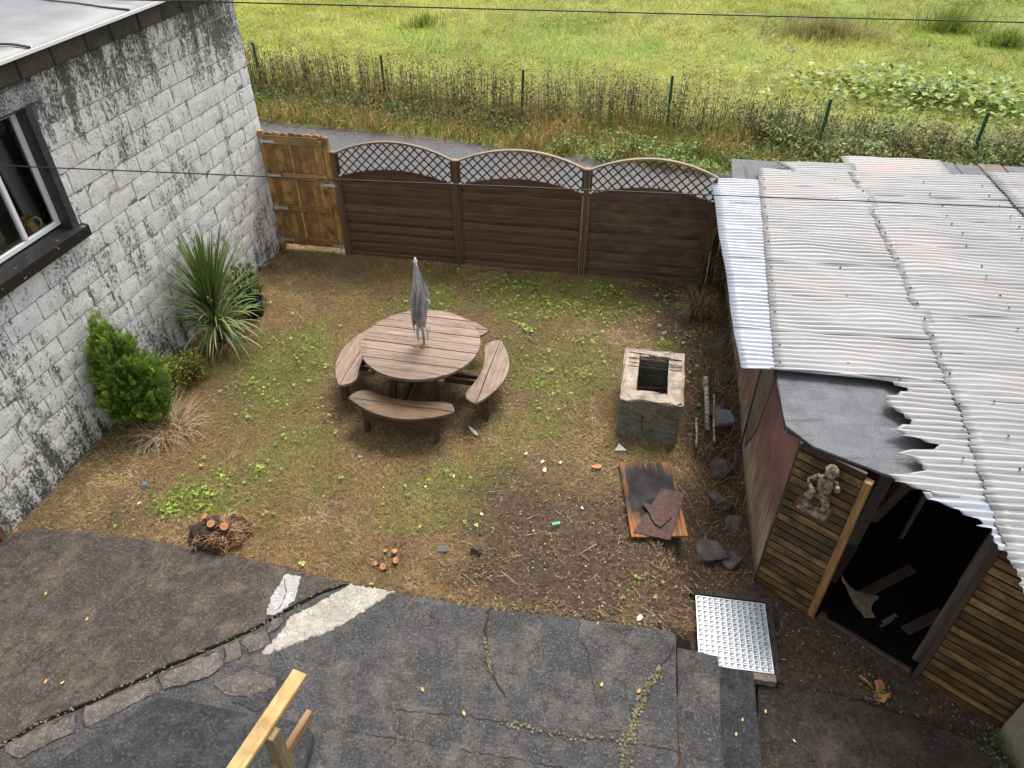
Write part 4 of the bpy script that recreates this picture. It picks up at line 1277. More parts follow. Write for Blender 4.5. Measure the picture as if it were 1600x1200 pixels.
def cable(a, b, sag, r, label):
    a, b = Vector(a), Vector(b)
    pts = [a.lerp(b, t) - Vector((0, 0, sag * 4 * t * (1 - t))) for t in np.linspace(0, 1, 40)]
    tag(MB().tube(pts, r, 6).build('overhead_cable', MT['cable_black'], None, True), label, 'cable')
cable((-5.0, 6, 3.54), (17.2, 6, 2.57), .0, .0055, 'thin black overhead cable crossing in front of the trellis fence and roof')
cable((-17.6, 6, 5.14), (17.6, 6, 4.32), .02, .0055, 'thin black overhead cable crossing the field at the top of the view')

# ================================================================== SHED
wood('clad_board', (.055, .032, .012), (.28, .168, .062), 0, .45, (.050, .034, .014), .50, 4.0, grain=.9, rand=7.0, var=.6, bs=.9, top=(.018, .011, .006))  # dark top colour paints groove shade and dirt onto the board ledges
wood('jamb_wood', (.12, .062, .02), (.36, .20, .072), 2, .6)
wood('jamb_dark', (.030, .018, .013), (.080, .048, .034), 2, .6)
wood('inner_timber', (.045, .036, .028), (.14, .115, .09), 2, .8)
g = G('peeling_maroon'); v = g.obj(); zz = g.sep(v, 2)
st_ = g.noise(g.vmap(v, (17, 17, 1.0)), 1.0, 6, .75, .3); n1 = g.noise(v, 2.2, 5, .6); f_ = g.noise(g.vmap(v, (120, 120, 6)), 1.0, 3, .6)
wd = g.mix(g.ramp(f_, [(.3, 0), (.7, 1)]), (.26, .20, .12), (.56, .46, .31))
wd = g.mix(g.ramp(n1, [(.5, 0), (.68, .7)]), wd, (.19, .155, .06))
pa = g.mix(g.ramp(n1, [(.35, 0), (.7, 1)]), (.15, .066, .056), (.30, .16, .135))
k_ = g.m('ADD', g.m('MULTIPLY', st_, .8), g.m('MULTIPLY', n1, .35))
k_ = g.m('ADD', k_, g.m('MULTIPLY', f_, .35))
k_ = g.m('ADD', k_, g.rng(zz, .05, 1.35, -.36, -.08))
c = g.mix(g.ramp(k_, [(.44, 0), (.50, .85), (.62, 1)]), wd, pa)
c = g.mix(g.rng(zz, .22, .0, 0.0, .6), c, (.07, .06, .03))
MT['maroon'] = g.done(c, .65, g.m('ADD', st_, f_), .5, .008)
g = G('bare_ply'); v = g.obj(); n1 = g.noise(g.vmap(v, (3, 3, 1.2)), 3.0, 5, .6)
MT['bareply'] = g.done(g.mix(g.ramp(n1, [(.35, 0), (.65, 1)]), (.10, .080, .062), (.18, .15, .118)), .8, n1, .3, .01)
g = G('mineral_felt'); v = g.pos(); n1 = g.noise(v, 6, 6, .7); n2 = g.noise(v, 90, 3, .75); n3 = g.noise(g.vmap(v, (2, 14, 1), (0, 0, R(8))), 1.0, 4)
c = g.mix(g.ramp(n1, [(.35, 0), (.65, 1)]), (.085, .092, .100), (.165, .175, .188))
c = g.mix(g.ramp(n3, [(.55, 0), (.7, .6)]), c, (.038, .042, .048))
c = g.mix(g.ramp(n2, [(.55, 0), (.66, .7)]), c, (.30, .31, .33))
c = g.mix(g.ramp(n2, [(.34, .7), (.44, 0)]), c, (.03, .033, .037))
MT['felt'] = g.done(c, g.rng(n1, .35, .65, .6, .85), g.m('ADD', n2, n1), .7, .012, spec=.3)
def corr(name, a, b, stain, pink=0.0, rough=.42, trans=0.0):
    g = G(name); v = g.obj()
    n1 = g.noise(g.vmap(v, (.7, 5, 1)), 1.0, 5, .62); n2 = g.noise(v, 28, 5, .7); n3 = g.noise(g.vmap(v, (3, 22, 1)), 1.0, 4, .6); nb = g.noise(v, .9, 4)
    c = g.mix(g.ramp(n1, [(.32, 0), (.68, 1)]), a, b)
    c = g.mix(g.ramp(n2, [(.63, 0), (.75, .55)]), c, stain)
    c = g.mix(g.ramp(n3, [(.60, 0), (.74, .5)]), c, stain)
    if pink: c = g.mix(g.ramp(nb, [(.5, 0), (.64, pink)]), c, (.46, .36, .33))
    sy = g.m('SINE', g.m('MULTIPLY', g.sep(v, 1), 2 * math.pi / .078))  # valleys darkened in the stain colour: crease shade painted in
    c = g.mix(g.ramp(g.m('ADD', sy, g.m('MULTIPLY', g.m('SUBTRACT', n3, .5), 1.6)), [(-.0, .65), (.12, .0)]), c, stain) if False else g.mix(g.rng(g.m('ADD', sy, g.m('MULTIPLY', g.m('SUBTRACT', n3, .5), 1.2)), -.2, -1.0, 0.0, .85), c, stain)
    MT[name] = g.done(c, g.rng(n1, .3, .7, rough - .1, rough + .15), n2, .12, .004)
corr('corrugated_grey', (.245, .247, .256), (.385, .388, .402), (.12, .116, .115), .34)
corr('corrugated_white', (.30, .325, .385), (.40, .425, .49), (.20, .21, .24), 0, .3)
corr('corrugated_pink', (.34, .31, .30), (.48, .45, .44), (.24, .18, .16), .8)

SH = empty('garden_shed', (2.523, 4.685, -.4), R(-8.1), 'ramshackle timber shed with torn corrugated roof and an open doorway', 'shed')
# left wall of ply sheets
for (y0, y1) in ((.0, 1.84), (1.85, 3.9), (3.91, 6.05)):
    m = MB(); m.box((.02 + random.uniform(-.004, .004), (y0 + y1) / 2, .96), (.022, y1 - y0 - .006, 1.98)); m.build('ply_panel', MT['maroon'], SH)
MB().box((.004, 1.848, 1.0), (.03, .02, 1.96)).build('panel_joint', MT['jamb_dark'], SH)
MB().prism([(1.26, 1.97), (1.835, 1.97), (1.835, .55), (1.70, .28), (1.42, .8), (1.28, 1.6)], .001, .007, lambda a, b, c: (c, a, b)).build('bare_ply_patch', MT['bareply'], SH)
for y in (.6, 1.8, 3.2, 4.6, 5.9):
    m = MB(); m.box((.062, y, .98), (.05, .07, 1.96)); m.build('stud', MT['inner_timber'], SH)
m = MB(); m.box((2.5, 6.05, .98), (4.96, .03, 1.96)); m.build('back_wall', MT['maroon'], SH)
m = MB(); m.box((4.98, 2.4, .98), (.03, 7.26, 1.96)); m.build('side_wall', MT['maroon'], SH)
fa = R(-33.4)
FW = empty('front_wall', (0, 0, 0), fa, parent=SH)
def clad(u0, u1, n, z0=.0, h=.1):
    for k in range(n):
        z = z0 + k * h
        m = MB()
        ww = u1 - u0 + random.uniform(-.006, .004)
        ns_ = 7
        vs_ = []
        for i in range(ns_ + 1):
            x = u0 + ww * i / ns_
            j = random.uniform(-.0025, .0025)
            for (yy, zz_) in ((-.036 + j, .002), (-.038 + j, .020), (-.034 + j, h * .84), (-.012, h * .87), (-.010, h * .99), (.004, 0)):
                vs_.append((x, yy, z + zz_ + random.uniform(-.002, .002)))
        fs = []
        for i in range(ns_):
            for q_ in range(6):
                a, b = i * 6 + q_, i * 6 + (q_ + 1) % 6
                fs.append((a, a + 6, b + 6, b))
        fs += [tuple(reversed(range(6)))[::-1], tuple(range(ns_ * 6, ns_ * 6 + 6))]
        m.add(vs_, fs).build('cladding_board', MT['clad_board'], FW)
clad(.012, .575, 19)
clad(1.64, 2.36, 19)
for u0, u1 in ((.03, .575), (1.64, 2.36)):
    m = MB(); m.box(((u0 + u1) / 2, -.012, 1.935), (u1 - u0, .03, .065)); m.build('header_board', MT['jamb_dark'], FW)
m = MB(); m.box((.008, -.012, .985), (.03, .045, 1.97), ch=.005); m.build('corner_trim', MT['jamb_dark'], FW)
m = MB(); m.box((.612, -.014, .955), (.07, .075, 1.90), ch=.006); m.build('door_jamb', MT['jamb_wood'], FW)
m = MB(); m.box((1.612, -.014, .965), (.05, .075, 1.93), ch=.006); m.build('door_jamb', MT['jamb_dark'], FW)
m = MB(); m.box((1.57, .14, .95), (.09, .05, 1.9), ch=.006); m.build('door_stud', MT['inner_timber'], FW)
m = MB(); m.box((1.12, .03, .005), (.90, .09, .06), rotm('Y', .02), ch=.008); m.build('threshold', MT['jamb_dark'], FW)
for u in (.06, .3, 1.9, 2.3):
    m = MB(); m.box((u, .035, .98), (.06, .05, 1.94)); m.build('stud', MT['inner_timber'], FW)
# felt over the porch corner and the strip behind
FELT = [(-.105, .98), (-.125, .15), (.070, -.085), (.58, -.335), (.79, -.42), (1.05, -.20), (1.15, .5), (1.15, 1.1), (-.10, 1.1)]
def felt_piece(poly, z, name='roof_felt', th=.022, mat='felt'):
    m = MB(); m.prism(jag(poly, .2, .004, 5), z - th, z); return m.build(name, MT[mat], SH)
felt_piece(FELT, 2.000)
m = MB(); m.bar((-.10, .13, 1.962), (.78, -.40, 1.962), .02, .05, 0); m.build('felt_edge_batten', MT['jamb_dark'], SH)
m = MB(); m.bar((-.112, .16, 1.965), (-.105, .98, 1.965), .02, .05, 0); m.build('felt_edge_batten', MT['jamb_dark'], SH)
felt_piece([(-.073, 6.24), (1.56, 6.20), (1.56, 5.3), (-.13, 5.3)], 1.995)
for i in range(6):
    x0 = 2.86 + i * .34
    m = MB(); m.box((x0 + .16, 6.1 + random.uniform(-.05, .05), 2.0 + random.uniform(-.008, .008)), (.32, .75, .02)); o = m.build('roof_board', MT['felt' if i != 2 else 'bareply'], SH)
# corrugated sheets
PIT = .078
def seam(y): return float(np.interp(y, [-1.02, .514, 2.9, 6.16], [1.223, 1.378, 1.473, 1.504]))
def bnd(y): return -.14 + .356 * (y - .86) / 4.54
JY = [-1.40, -1.032, -.925, -.913, -.727, -.669, -.588, -.50, -.434, -.37, -.284, -.23, -.167, -.10, -.048, .00, .028, .10, .167, .22, .27, .361, .44, .50, .575, .62, .70, .78, .845, .851, .86]
JX = [1.9, 1.40, 1.30, 1.17, 1.00, .853, .803, .64, .549, .84, .835, .80, .754, .98, 1.05, 1.00, .867, .70, .813, .88, .90, .872, .80, .79, .814, .93, .99, .95, .908, .0, -.14]
sag = [random.uniform(0, 6.28) for _ in range(6)]
def roofz(x, y):
    return 2.052 + .022 * (x + .45) + .012 * math.sin(y * 1.7 + sag[0]) + .005 * math.sin(x * 2.3 + y * 4.0 + sag[1])
def sheet(fx0, fx1, y0, y1, dz, mat, na=14, warp=0.0, wx=0.0, ragged=0.0, seed=0):
    rr = random.Random(seed)
    nacr = int(round((y1 - y0) / PIT * 8))
    vs_, fs = [], []
    for j in range(nacr + 1):
        y = y0 + (y1 - y0) * j / nacr
        ci = math.floor(y / PIT + .25)
        r2 = random.Random(ci * 31 + seed)
        x0 = fx0(y) + (r2.uniform(-ragged, ragged) if ragged else 0)
        x1 = fx1(y)
        for i in range(na + 1):
            t = i / na
            x = x0 + (x1 - x0) * t
            ph = 2 * math.pi * y / PIT
            z = roofz(x, y) + dz + .0115 * math.sin(ph)
            yy = y
            if warp:
                b = math.exp(-((x - wx) / .42) ** 2) * math.sin(math.pi * (y - y0) / (y1 - y0))
                z += warp * b
                yy += warp * .9 * b
            z += .005 * math.sin(x * 9 + ci * .8 + seed)
            yy += .003 * math.sin(x * 3.1 + seed + ci * .15)
            vs_.append((x, yy, z))
    W_ = na + 1
    fs = [(j * W_ + i, j * W_ + i + 1, (j + 1) * W_ + i + 1, (j + 1) * W_ + i) for j in range(nacr) for i in range(na)]
    o = MB().add(vs_, fs).build('corrugated_sheet', MT[mat], SH, True)
    md = o.modifiers.new('thickness', 'SOLIDIFY'); md.thickness = .003; md.offset = -1
    return o
ys = [.86, 1.60, 2.34, 3.08, 3.82, 4.56, 5.36]
for k in range(6):
    sheet(lambda y: -.455 + .008 * math.sin(y * 3), lambda y: bnd(y) + .14, ys[k] - (.03 if k else 0), ys[k + 1], .0 + .002 * (k % 2), 'corrugated_white', 6, seed=k)
ysb = [.86, 1.58, 2.30, 3.02, 3.74, 4.46, 5.18, 5.72]
for k in range(7):
    sheet(lambda y: bnd(y), lambda y: seam(y) + .14, ysb[k] - (.04 if k else 0), ysb[k + 1], .014 + .004 * (k % 2), 'corrugated_grey', 16, warp=.02 if k % 2 else .010, wx=.55 + .5 * (k % 3), seed=10 + k)
sheet(lambda y: .62 + .09 * math.sin(y * 8), lambda y: seam(y) + .14, 5.66, 6.02, .014, 'corrugated_grey', 8, seed=19)
for k, (a, b) in enumerate(((-1.22, -.60), (-.63, .12), (.09, .875))):
    sheet(lambda y: min(float(np.interp(y, JY, JX)), seam(y)), lambda y: seam(y) + .14, a, b, .005 + .004 * (k % 2), ['corrugated_white', 'corrugated_grey', 'corrugated_grey'][k], 12, ragged=.045, seed=30 + k)
ysc = [-1.5, -.80, -.08, .64, 1.36, 2.08, 2.80, 3.52, 4.24, 4.96, 5.72]
for k in range(10):
    sheet(lambda y, k=k: seam(y) + .008 * math.sin(y * 5) + .012 * math.sin(math.floor(y / PIT) * 1.7), lambda y: 3.45, ysc[k] - (.04 if k else 0), ysc[k + 1], .0165 + .003 * (k % 2), 'corrugated_grey', 18, warp=[.0, .006, .008, .012, .018, .03, .03, .022, .02, .008][k], wx=seam(ysc[k]) + .38, seed=50 + k)
for k in range(4):
    y0 = -.2 + 1.5 * k
    sheet(lambda y: 3.35, lambda y: 5.4, y0 - .03, y0 + 1.5, .045 + .004 * (k % 2), 'corrugated_grey', 10, seed=80 + k)
sheet(lambda y: 1.52, lambda y: 2.92, 5.66, 6.36, -.012, 'corrugated_pink', 10, seed=90)
scm = MB(); scm.add([(.0105 * math.cos(a), .0105 * math.sin(a), 0) for a in np.linspace(0, 6.283, 9)[:8]] + [(.009 * math.cos(a), .009 * math.sin(a), .009) for a in np.linspace(0, 6.283, 9)[:8]], [(i, (i + 1) % 8, (i + 1) % 8 + 8, i + 8) for i in range(8)] + [tuple(range(8, 16))])
plain('screw_dark', (.03, .03, .03), .5, .5)
sme = scm.mesh('roof_screw', MT['screw_dark'])
def screw(x, y, dz):
    y = (round(y / PIT - .25) + .25) * PIT
    link('roof_screw', sme, None, SH, (x, y, roofz(x, y) + dz + .0105))
for k in range(15):
    y = .95 + k * .31
    screw(bnd(y) + .06 + random.uniform(-.02, .02), y, .012)
    if k % 2 == 0: screw(.55 + random.uniform(-.05, .05) + .05 * k, y + .1, .012)
    screw(seam(y) + .05, y, .030)
    screw(seam(y) + .95 + random.uniform(-.05, .05), y + random.uniform(-.1, .1), .030)
    if y > 1.8: screw(seam(y) + 1.65 + random.uniform(-.05, .05), y, .030)
for (x, y) in ((.96, .80), (1.38, .5), (1.32, .2), (1.2, -.2), (1.27, -.45), (1.7, .6), (1.65, .1), (1.6, -.3)): screw(x, y, .03)
for x in (.1, .75, 1.5, 2.3, 3.1, 3.9, 4.7):
    m = MB(); m.box((x, 2.45, 1.985), (.05, 7.0 if x > 1.3 else 5.0, .07)); 
    if x > 1.3 or True:
        o = m.build('roof_joist', MT['inner_timber'], SH, loc=(0, .0 if x > 1.3 else 1.05, -.02))

plain('shaded_earth', (.006, .005, .0045), .95, 0, .5, 25, spec=.05)  # floor earth coloured near black, interior shade put into the colour
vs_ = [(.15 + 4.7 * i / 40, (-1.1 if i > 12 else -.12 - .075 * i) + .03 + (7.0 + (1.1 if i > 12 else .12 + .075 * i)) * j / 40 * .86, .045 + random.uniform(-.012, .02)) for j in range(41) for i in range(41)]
MB().add(vs_, [(j * 41 + i, j * 41 + i + 1, j * 41 + i + 42, j * 41 + i + 41) for j in range(40) for i in range(40)]).build('shaded_earth_floor', MT['shaded_earth'], SH)
def sh2w(x, y, z):
    a = R(-8.1)
    return (2.523 + x * math.cos(a) - y * math.sin(a), 4.685 + x * math.sin(a) + y * math.cos(a), z - .4)
# things lying and leaning in the shed
stuff_planks = [((1.05, .55, 0), (.92, .20, 1.75), .14, 'pale plank leaning inside the shed doorway beside the tan jamb'),
                ((.8, .75, 0), (.70, .35, 1.5), .10, 'shorter plank leaning behind the first plank inside the shed'),
                ((1.35, .95, 0), (1.35, .3, 1.85), .13, 'greenish plank slanting beneath the torn corrugated edge inside the shed'),
                ((1.62, .75, 0), (1.42, .35, 1.7), .05, 'thin batten leaning in the middle of the shed doorway'),
                ((1.75, -.2, .55), (2.35, .6, 1.0), .05, 'thin low batten leaning across the dark back of the shed doorway')]
for (a, b, w, lb_) in stuff_planks:
    tag(MB().bar(sh2w(*a), sh2w(*b), w, .03, .004, up=(0, 1, 0)).build('loose_plank', MT['inner_timber']), lb_, 'plank')
for a, b, lb_ in (((1.0, -.1, .05), (1.6, .3, .09), 'dim board lying across the shed floor towards the middle'), ((1.35, -.45, .05), (1.75, -.2, .07), 'short dim board lying on the shed floor near the far jamb'), ((.75, .05, .06), (1.05, .5, .10), 'dim board lying on the shed floor behind the tan jamb')):
    tag(MB().bar(sh2w(*a), sh2w(*b), .10, .02, .003).build('loose_plank', MT['jamb_dark']), lb_, 'plank')
plain('cardboard', (.20, .145, .095), .85, 0, .35, 14)
m = MB(); m.prism(jag([(-.12, .22), (-.02, .05), (.22, -.05), (.05, -.12), (-.02, -.25), (-.12, -.22), (-.10, 0)], .05, .012, 6), lambda x, y: .3 * abs(y), lambda x, y: .008 + .3 * abs(y))
tag(m.build('torn_cardboard', MT['cardboard'], None, loc=sh2w(.98, -.12, .07), rot=(.25, .1, .3)), 'torn tan cardboard on the floor just inside the shed doorway', 'cardboard')
m = MB(); m.box((0, 0, 0), (.25, .05, .02), rotm('Z', .5))
tag(m.build('wood_offcut', MT['inner_timber'], None, loc=sh2w(1.22, -.35, .04)), 'small grey wood offcut on the floor of the shed doorway', 'offcut')

# ------------------------------------------------------------------ statue on the shed front
g = G('lichen_stone'); v = g.obj(); n1 = g.noise(v, 26, 5, .7); n2 = g.vor(v, 60)
c = g.mix(g.ramp(n1, [(.42, 0), (.55, 1)]), (.045, .030, .020), (.28, .215, .15))
c = g.mix(g.ramp(n1, [(.60, 0), (.68, .7)]), c, (.42, .37, .29))
MT['lichen'] = g.done(c, .9, n1, .9, .01)
wu = .30
fwx, fwy, _ = sh2w(0, 0, 0)
fang = R(-41.5)
def fw2w(u, out, z): return (2.523 + u * math.cos(fang) + out * math.sin(fang), 4.685 + u * math.sin(fang) - out * math.cos(fang), z)
sx_, sy_, _ = fw2w(.315, .105, 0)
plain('red_brick', (.17, .058, .030), .8, 0, .35, 30)
lg = rough_box((0, 0, 0), (.30, .13, .045), MT['red_brick'], 'brick_ledge', None, .004)
lg.location = fw2w(.30, .092, 1.02); lg.rotation_euler = (0, 0, fang)
tag(lg, 'red brick ledge fixed to the shed cladding under the small statue', 'brick')
STA = empty('garden_statue', (sx_, sy_, 1.042), fang, 'small lichen-covered stone figure with bobbed hair perched on the shed front', 'statue')
bm = bmesh.new()
sk = bm.verts.layers.skin.verify()
J = {}
def jv(n_, p, r_, root=False):
    v_ = bm.verts.new(p); v_[sk].radius = (r_, r_); v_[sk].use_root = root; J[n_] = v_
def je(*ns_):
    for a, b in zip(ns_, ns_[1:]): bm.edges.new((J[a], J[b]))
jv('pel', (0, 0, .15), .045, True); jv('abd', (.005, -.01, .20), .042); jv('che', (.01, -.012, .265), .052); jv('nk', (.012, -.012, .325), .022); jv('hd', (.016, -.02, .35), .03)
jv('shL', (-.055, -.012, .29), .025); jv('elL', (-.105, -.03, .235), .019); jv('wrL', (-.062, -.065, .205), .016); jv('haL', (-.035, -.075, .19), .018)
jv('shR', (.07, -.012, .29), .025); jv('elR', (.105, -.04, .255), .019); jv('wrR', (.10, -.06, .305), .016); jv('haR', (.09, -.065, .325), .018)
jv('hiL', (-.035, -.01, .135), .035); jv('knL', (-.085, -.055, .115), .028); jv('anL', (-.06, -.045, .025), .02); jv('ftL', (-.065, -.085, .015), .016)
jv('hiR', (.035, -.01, .13), .035); jv('knR', (.075, -.06, .085), .028); jv('anR', (.01, -.055, .025), .02); jv('ftR', (.03, -.095, .016), .016)
je('pel', 'abd', 'che', 'nk', 'hd'); je('che', 'shL', 'elL', 'wrL', 'haL'); je('che', 'shR', 'elR', 'wrR', 'haR'); je('pel', 'hiL', 'knL', 'anL', 'ftL'); je('pel', 'hiR', 'knR', 'anR', 'ftR')
me = bpy.data.meshes.new('body'); bm.to_mesh(me); bm.free(); me.materials.append(MT['lichen'])
bo = link('body', me, None, STA)
bo.modifiers.new('skin', 'SKIN'); bo.modifiers.new('sub', 'SUBSURF').levels = 2; bo.modifiers['sub'].render_levels = 2
bm = bmesh.new(); bmesh.ops.create_uvsphere(bm, u_segments=20, v_segments=14, radius=1)
for v_ in bm.verts:
    p = v_.co
    r_ = 1.0
    if p.y < -.5:                                    # face: brow, eye hollows, nose, mouth, chin
        if abs(p.x) < .16 and -.25 < p.z < .2: r_ = 1.12
        elif .15 < abs(p.x) < .5 and 0 < p.z < .28: r_ = .93
        elif abs(p.x) < .3 and -.5 < p.z < -.36: r_ = .95
    v_.co = Vector((p.x * .040 * r_, p.y * .044 * r_, p.z * .050 * r_)) + Vector((.016, -.022, .378))
me = bpy.data.meshes.new('head'); bm.to_mesh(me); bm.free(); me.materials.append(MT['lichen'])
me.polygons.foreach_set('use_smooth', [True] * len(me.polygons))
link('head', me, None, STA)
bm = bmesh.new(); bmesh.ops.create_uvsphere(bm, u_segments=20, v_segments=14, radius=1)
bmesh.ops.delete(bm, geom=[v_ for v_ in bm.verts if v_.co.z < -.45 or (v_.co.y < -.45 and v_.co.z < .30)], context='VERTS')
for v_ in bm.verts: v_.co = Vector((v_.co.x * .048, v_.co.y * .050, v_.co.z * .056)) * random.uniform(.96, 1.04) + Vector((.016, -.018, .382))
me = bpy.data.meshes.new('hair'); bm.to_mesh(me); bm.free(); me.materials.append(MT['lichen'])
link('hair', me, None, STA)
m = MB(); m.tube([(-.055, -.075, .10), (-.045, -.085, .16), (-.035, -.09, .22)], [.020, .018, .012], 10); m.build('flute', MT['lichen'], STA, True)
rough_box((0, -.04, .012), (.2, .13, .024), MT['lichen'], 'base', STA, .006)
STA.scale = (1.22, 1.22, 1.22)

# ================================================================== LAWN
vcol('thatch_mat', .8, .0, .2)
vcol('leaf_mat', .5, .22, .4)
vcol('grass_mat', .6, .25, .25)
vcol('dry_weed_mat', .85, .0, .15)
LAWN = [p for p in EDGE if p[0] > -5.3] + [(1.56, 3.80), (2.1, 4.5), (2.5, 4.62), (2.53, 4.72), (3.34, 10.4), (2.7, 10.25), (-2.7, 11.14), (-3.72, 11.40), (-3.80, 11.40), (-5.10, 5.15)]
YARD = [(2.45, 3.62), (2.47, 4.62), (3.0, 4.25), (3.75, 3.6), (4.2, 3.15), (4.0, 3.0), (3.4, 3.25), (2.9, 3.45)]
def scat(n, poly, keep=None):
    xs_ = [p[0] for p in poly]; ys_ = [p[1] for p in poly]
    x = rng.uniform(min(xs_), max(xs_), n); y = rng.uniform(min(ys_), max(ys_), n)
    ok = inpoly(x, y, poly)
    x, y = x[ok], y[ok]
    if keep is not None:
        k = keep(x, y); k2 = rng.random(len(x)) < k
        x, y = x[k2], y[k2]
    return x, y
def pts(x, y, dz=0.0): return np.stack([x, y, gz(x, y) + dz], 1)
parts = []
x, y = scat(330000, LAWN, lambda a, b: np.clip(.35 + .9 * vnoise(a, b, 2.6, 11) - .55 * bare(a, b), .10, 1))
n = len(x)
N1, N2, N3 = vnoise(x, y, .8, 12), vnoise(x, y, 2.4, 13), vnoise(x, y, 9, 14, 2)
bb, gg = bare(x, y), green(x, y)
straw, rust, umber, olive, moss, soil = [np.array(c_) for c_ in ((.46, .325, .16), (.33, .195, .088), (.135, .082, .042), (.27, .225, .075), (.20, .21, .048), (.060, .036, .024))]
w = sstep(.40, .62, N1 * .5 + N2 * .5)[:, None]
col = straw * w + rust * (1 - w)
w = sstep(.42, .66, N2 * .6 + N3 * .4)[:, None]
col = col * (1 - .65 * w) + umber * .65 * w
w = np.clip(gg * 1.1 + .8 * sstep(.5, .7, 1 - N1) * .4, 0, 1)[:, None] * (rng.random((n, 1)) < .8)
col = col * (1 - w) + np.where(rng.random((n, 1)) < .5, olive, moss) * w
w = (bb * rng.uniform(.45, 1.1, n))[:, None].clip(0, 1)
col = col * (1 - w) + np.where(rng.random((n, 1)) < .15, straw * .9, soil) * w
col = np.clip(col * (1 + rng.normal(0, .22, (n, 1))), .01, .9)
azf = 6.28 * vnoise(x, y, 1.1, 15) * 2 + rng.normal(0, .9, n)
parts.append(blades(pts(x, y, rng.uniform(-.004, .018, n)), rng.uniform(.02, .075, n), rng.uniform(.0025, .0048, n), azf, rng.normal(1.32, .2, n), rng.normal(.15, .3, n), col))
x, y = scat(210000, LAWN, lambda a, b: np.clip(.02 + .95 * green(a, b) * vnoise(a, b, 4, 16) * 1.4 - .5 * bare(a, b), .01, 1))
n = len(x)
parts.append(blades(pts(x, y), rng.uniform(.025, .085, n) * (.5 + vnoise(x, y, 3, 17)), rng.uniform(.003, .0055, n), 6.28 * vnoise(x, y, 2, 18) * 2 + rng.normal(0, .9, n), rng.uniform(.3, 1.25, n), rng.uniform(.1, .8, n), pick([(.15, .21, .035), (.21, .27, .05), (.28, .30, .065), (.10, .15, .025)], n)))
lawn = veg('grass', parts, MT['thatch_mat'])
tag(lawn, 'short dry brown and green thatch covering the garden lawn', 'grass', kind='stuff')

# clover and creeping weeds in patches
patches = [(-.1, 9.94, .45, 60), (.35, 9.7, .5, 70), (.67, 9.39, .5, 80), (1.22, 9.05, .55, 70), (1.88, 9.84, .3, 70), (2.2, 9.5, .28, 70), (1.3, 9.6, .5, 80), (-.39, 9.57, .5, 50), (.27, 8.56, .6, 70), (.84, 8.3, .6, 60),
           (-3.3, 7.41, .4, 60), (-3.2, 6.79, .45, 50), (-2.81, 8.18, .45, 60), (-3.1, 8.9, .3, 25), (-3.6, 5.27, .3, 80), (-3.35, 5.5, .25, 40), (-2.8, 5.81, .3, 25), (.41, 7.4, .5, 45), (2.12, 8.25, .3, 50), (2.17, 7.6, .2, 45), (.84, 7.68, .5, 40),
           (-1.94, 6.22, .3, 28), (-2.37, 6.9, .35, 30), (-1.5, 9.6, .8, 50), (1.9, 8.8, .3, 30), (-.1, 6.2, .6, 22), (-1.4, 5.4, .8, 14), (-2.6, 5.2, .4, 14), (1.05, 4.15, .25, 10), (-2.9, 4.93, .3, 10), (-.6, 8.5, .5, 30), (-4.5, 5.3, .2, 12), (1.2, 4.4, .15, 8)]
P_ = []
for cx, cy, r_, k in patches:
    for _ in range(int(k * 1.9)):
        a, rr_ = random.uniform(0, 6.28), abs(random.gauss(0, 1.0)) * r_
        P_.append((cx + rr_ * math.cos(a), cy + rr_ * math.sin(a)))
P_ = np.array(P_)
ex, ey = scat(5200, LAWN, lambda a, b: np.clip(green(a, b) * 1.1 - .3 * bare(a, b), .015, 1))
P_ = np.concatenate([P_, np.stack([ex, ey], 1)])
ok = inpoly(P_[:, 0], P_[:, 1], LAWN) & (P_[:, 1] < 10.70 - .166 * (P_[:, 0] + 2.688)) & (np.hypot(P_[:, 0] - 1.67, P_[:, 1] - 6.86) > .62)
ok &= rng.random(len(P_)) < np.clip(2.6 * (vnoise(P_[:, 0], P_[:, 1], 4.5, 21) - .33), .05, 1)
P_ = P_[ok]
n = len(P_)
base_ = np.repeat(np.stack([P_[:, 0], P_[:, 1], gz(P_[:, 0], P_[:, 1]) + rng.uniform(.015, .06, n)], 1), 3, axis=0)
az = np.repeat(rng.uniform(0, 6.28, n), 3) + np.tile([0, 2.09, 4.19], n) + rng.normal(0, .15, 3 * n)
sz = np.repeat(np.clip(rng.lognormal(-4.05, .38, n), .007, .04), 3)
cl = np.repeat(pick([(.20, .34, .04), (.30, .44, .06), (.12, .24, .03), (.38, .46, .10)], n), 3, axis=0)
tag(veg('ground_cover', [leaves(base_, sz, sz * 1.05, az, rng.normal(1.35, .25, 3 * n), rng.normal(0, .25, 3 * n), cl)], MT['leaf_mat']), 'bright green clover and creeping weeds scattered over the lawn', 'weeds', kind='stuff')

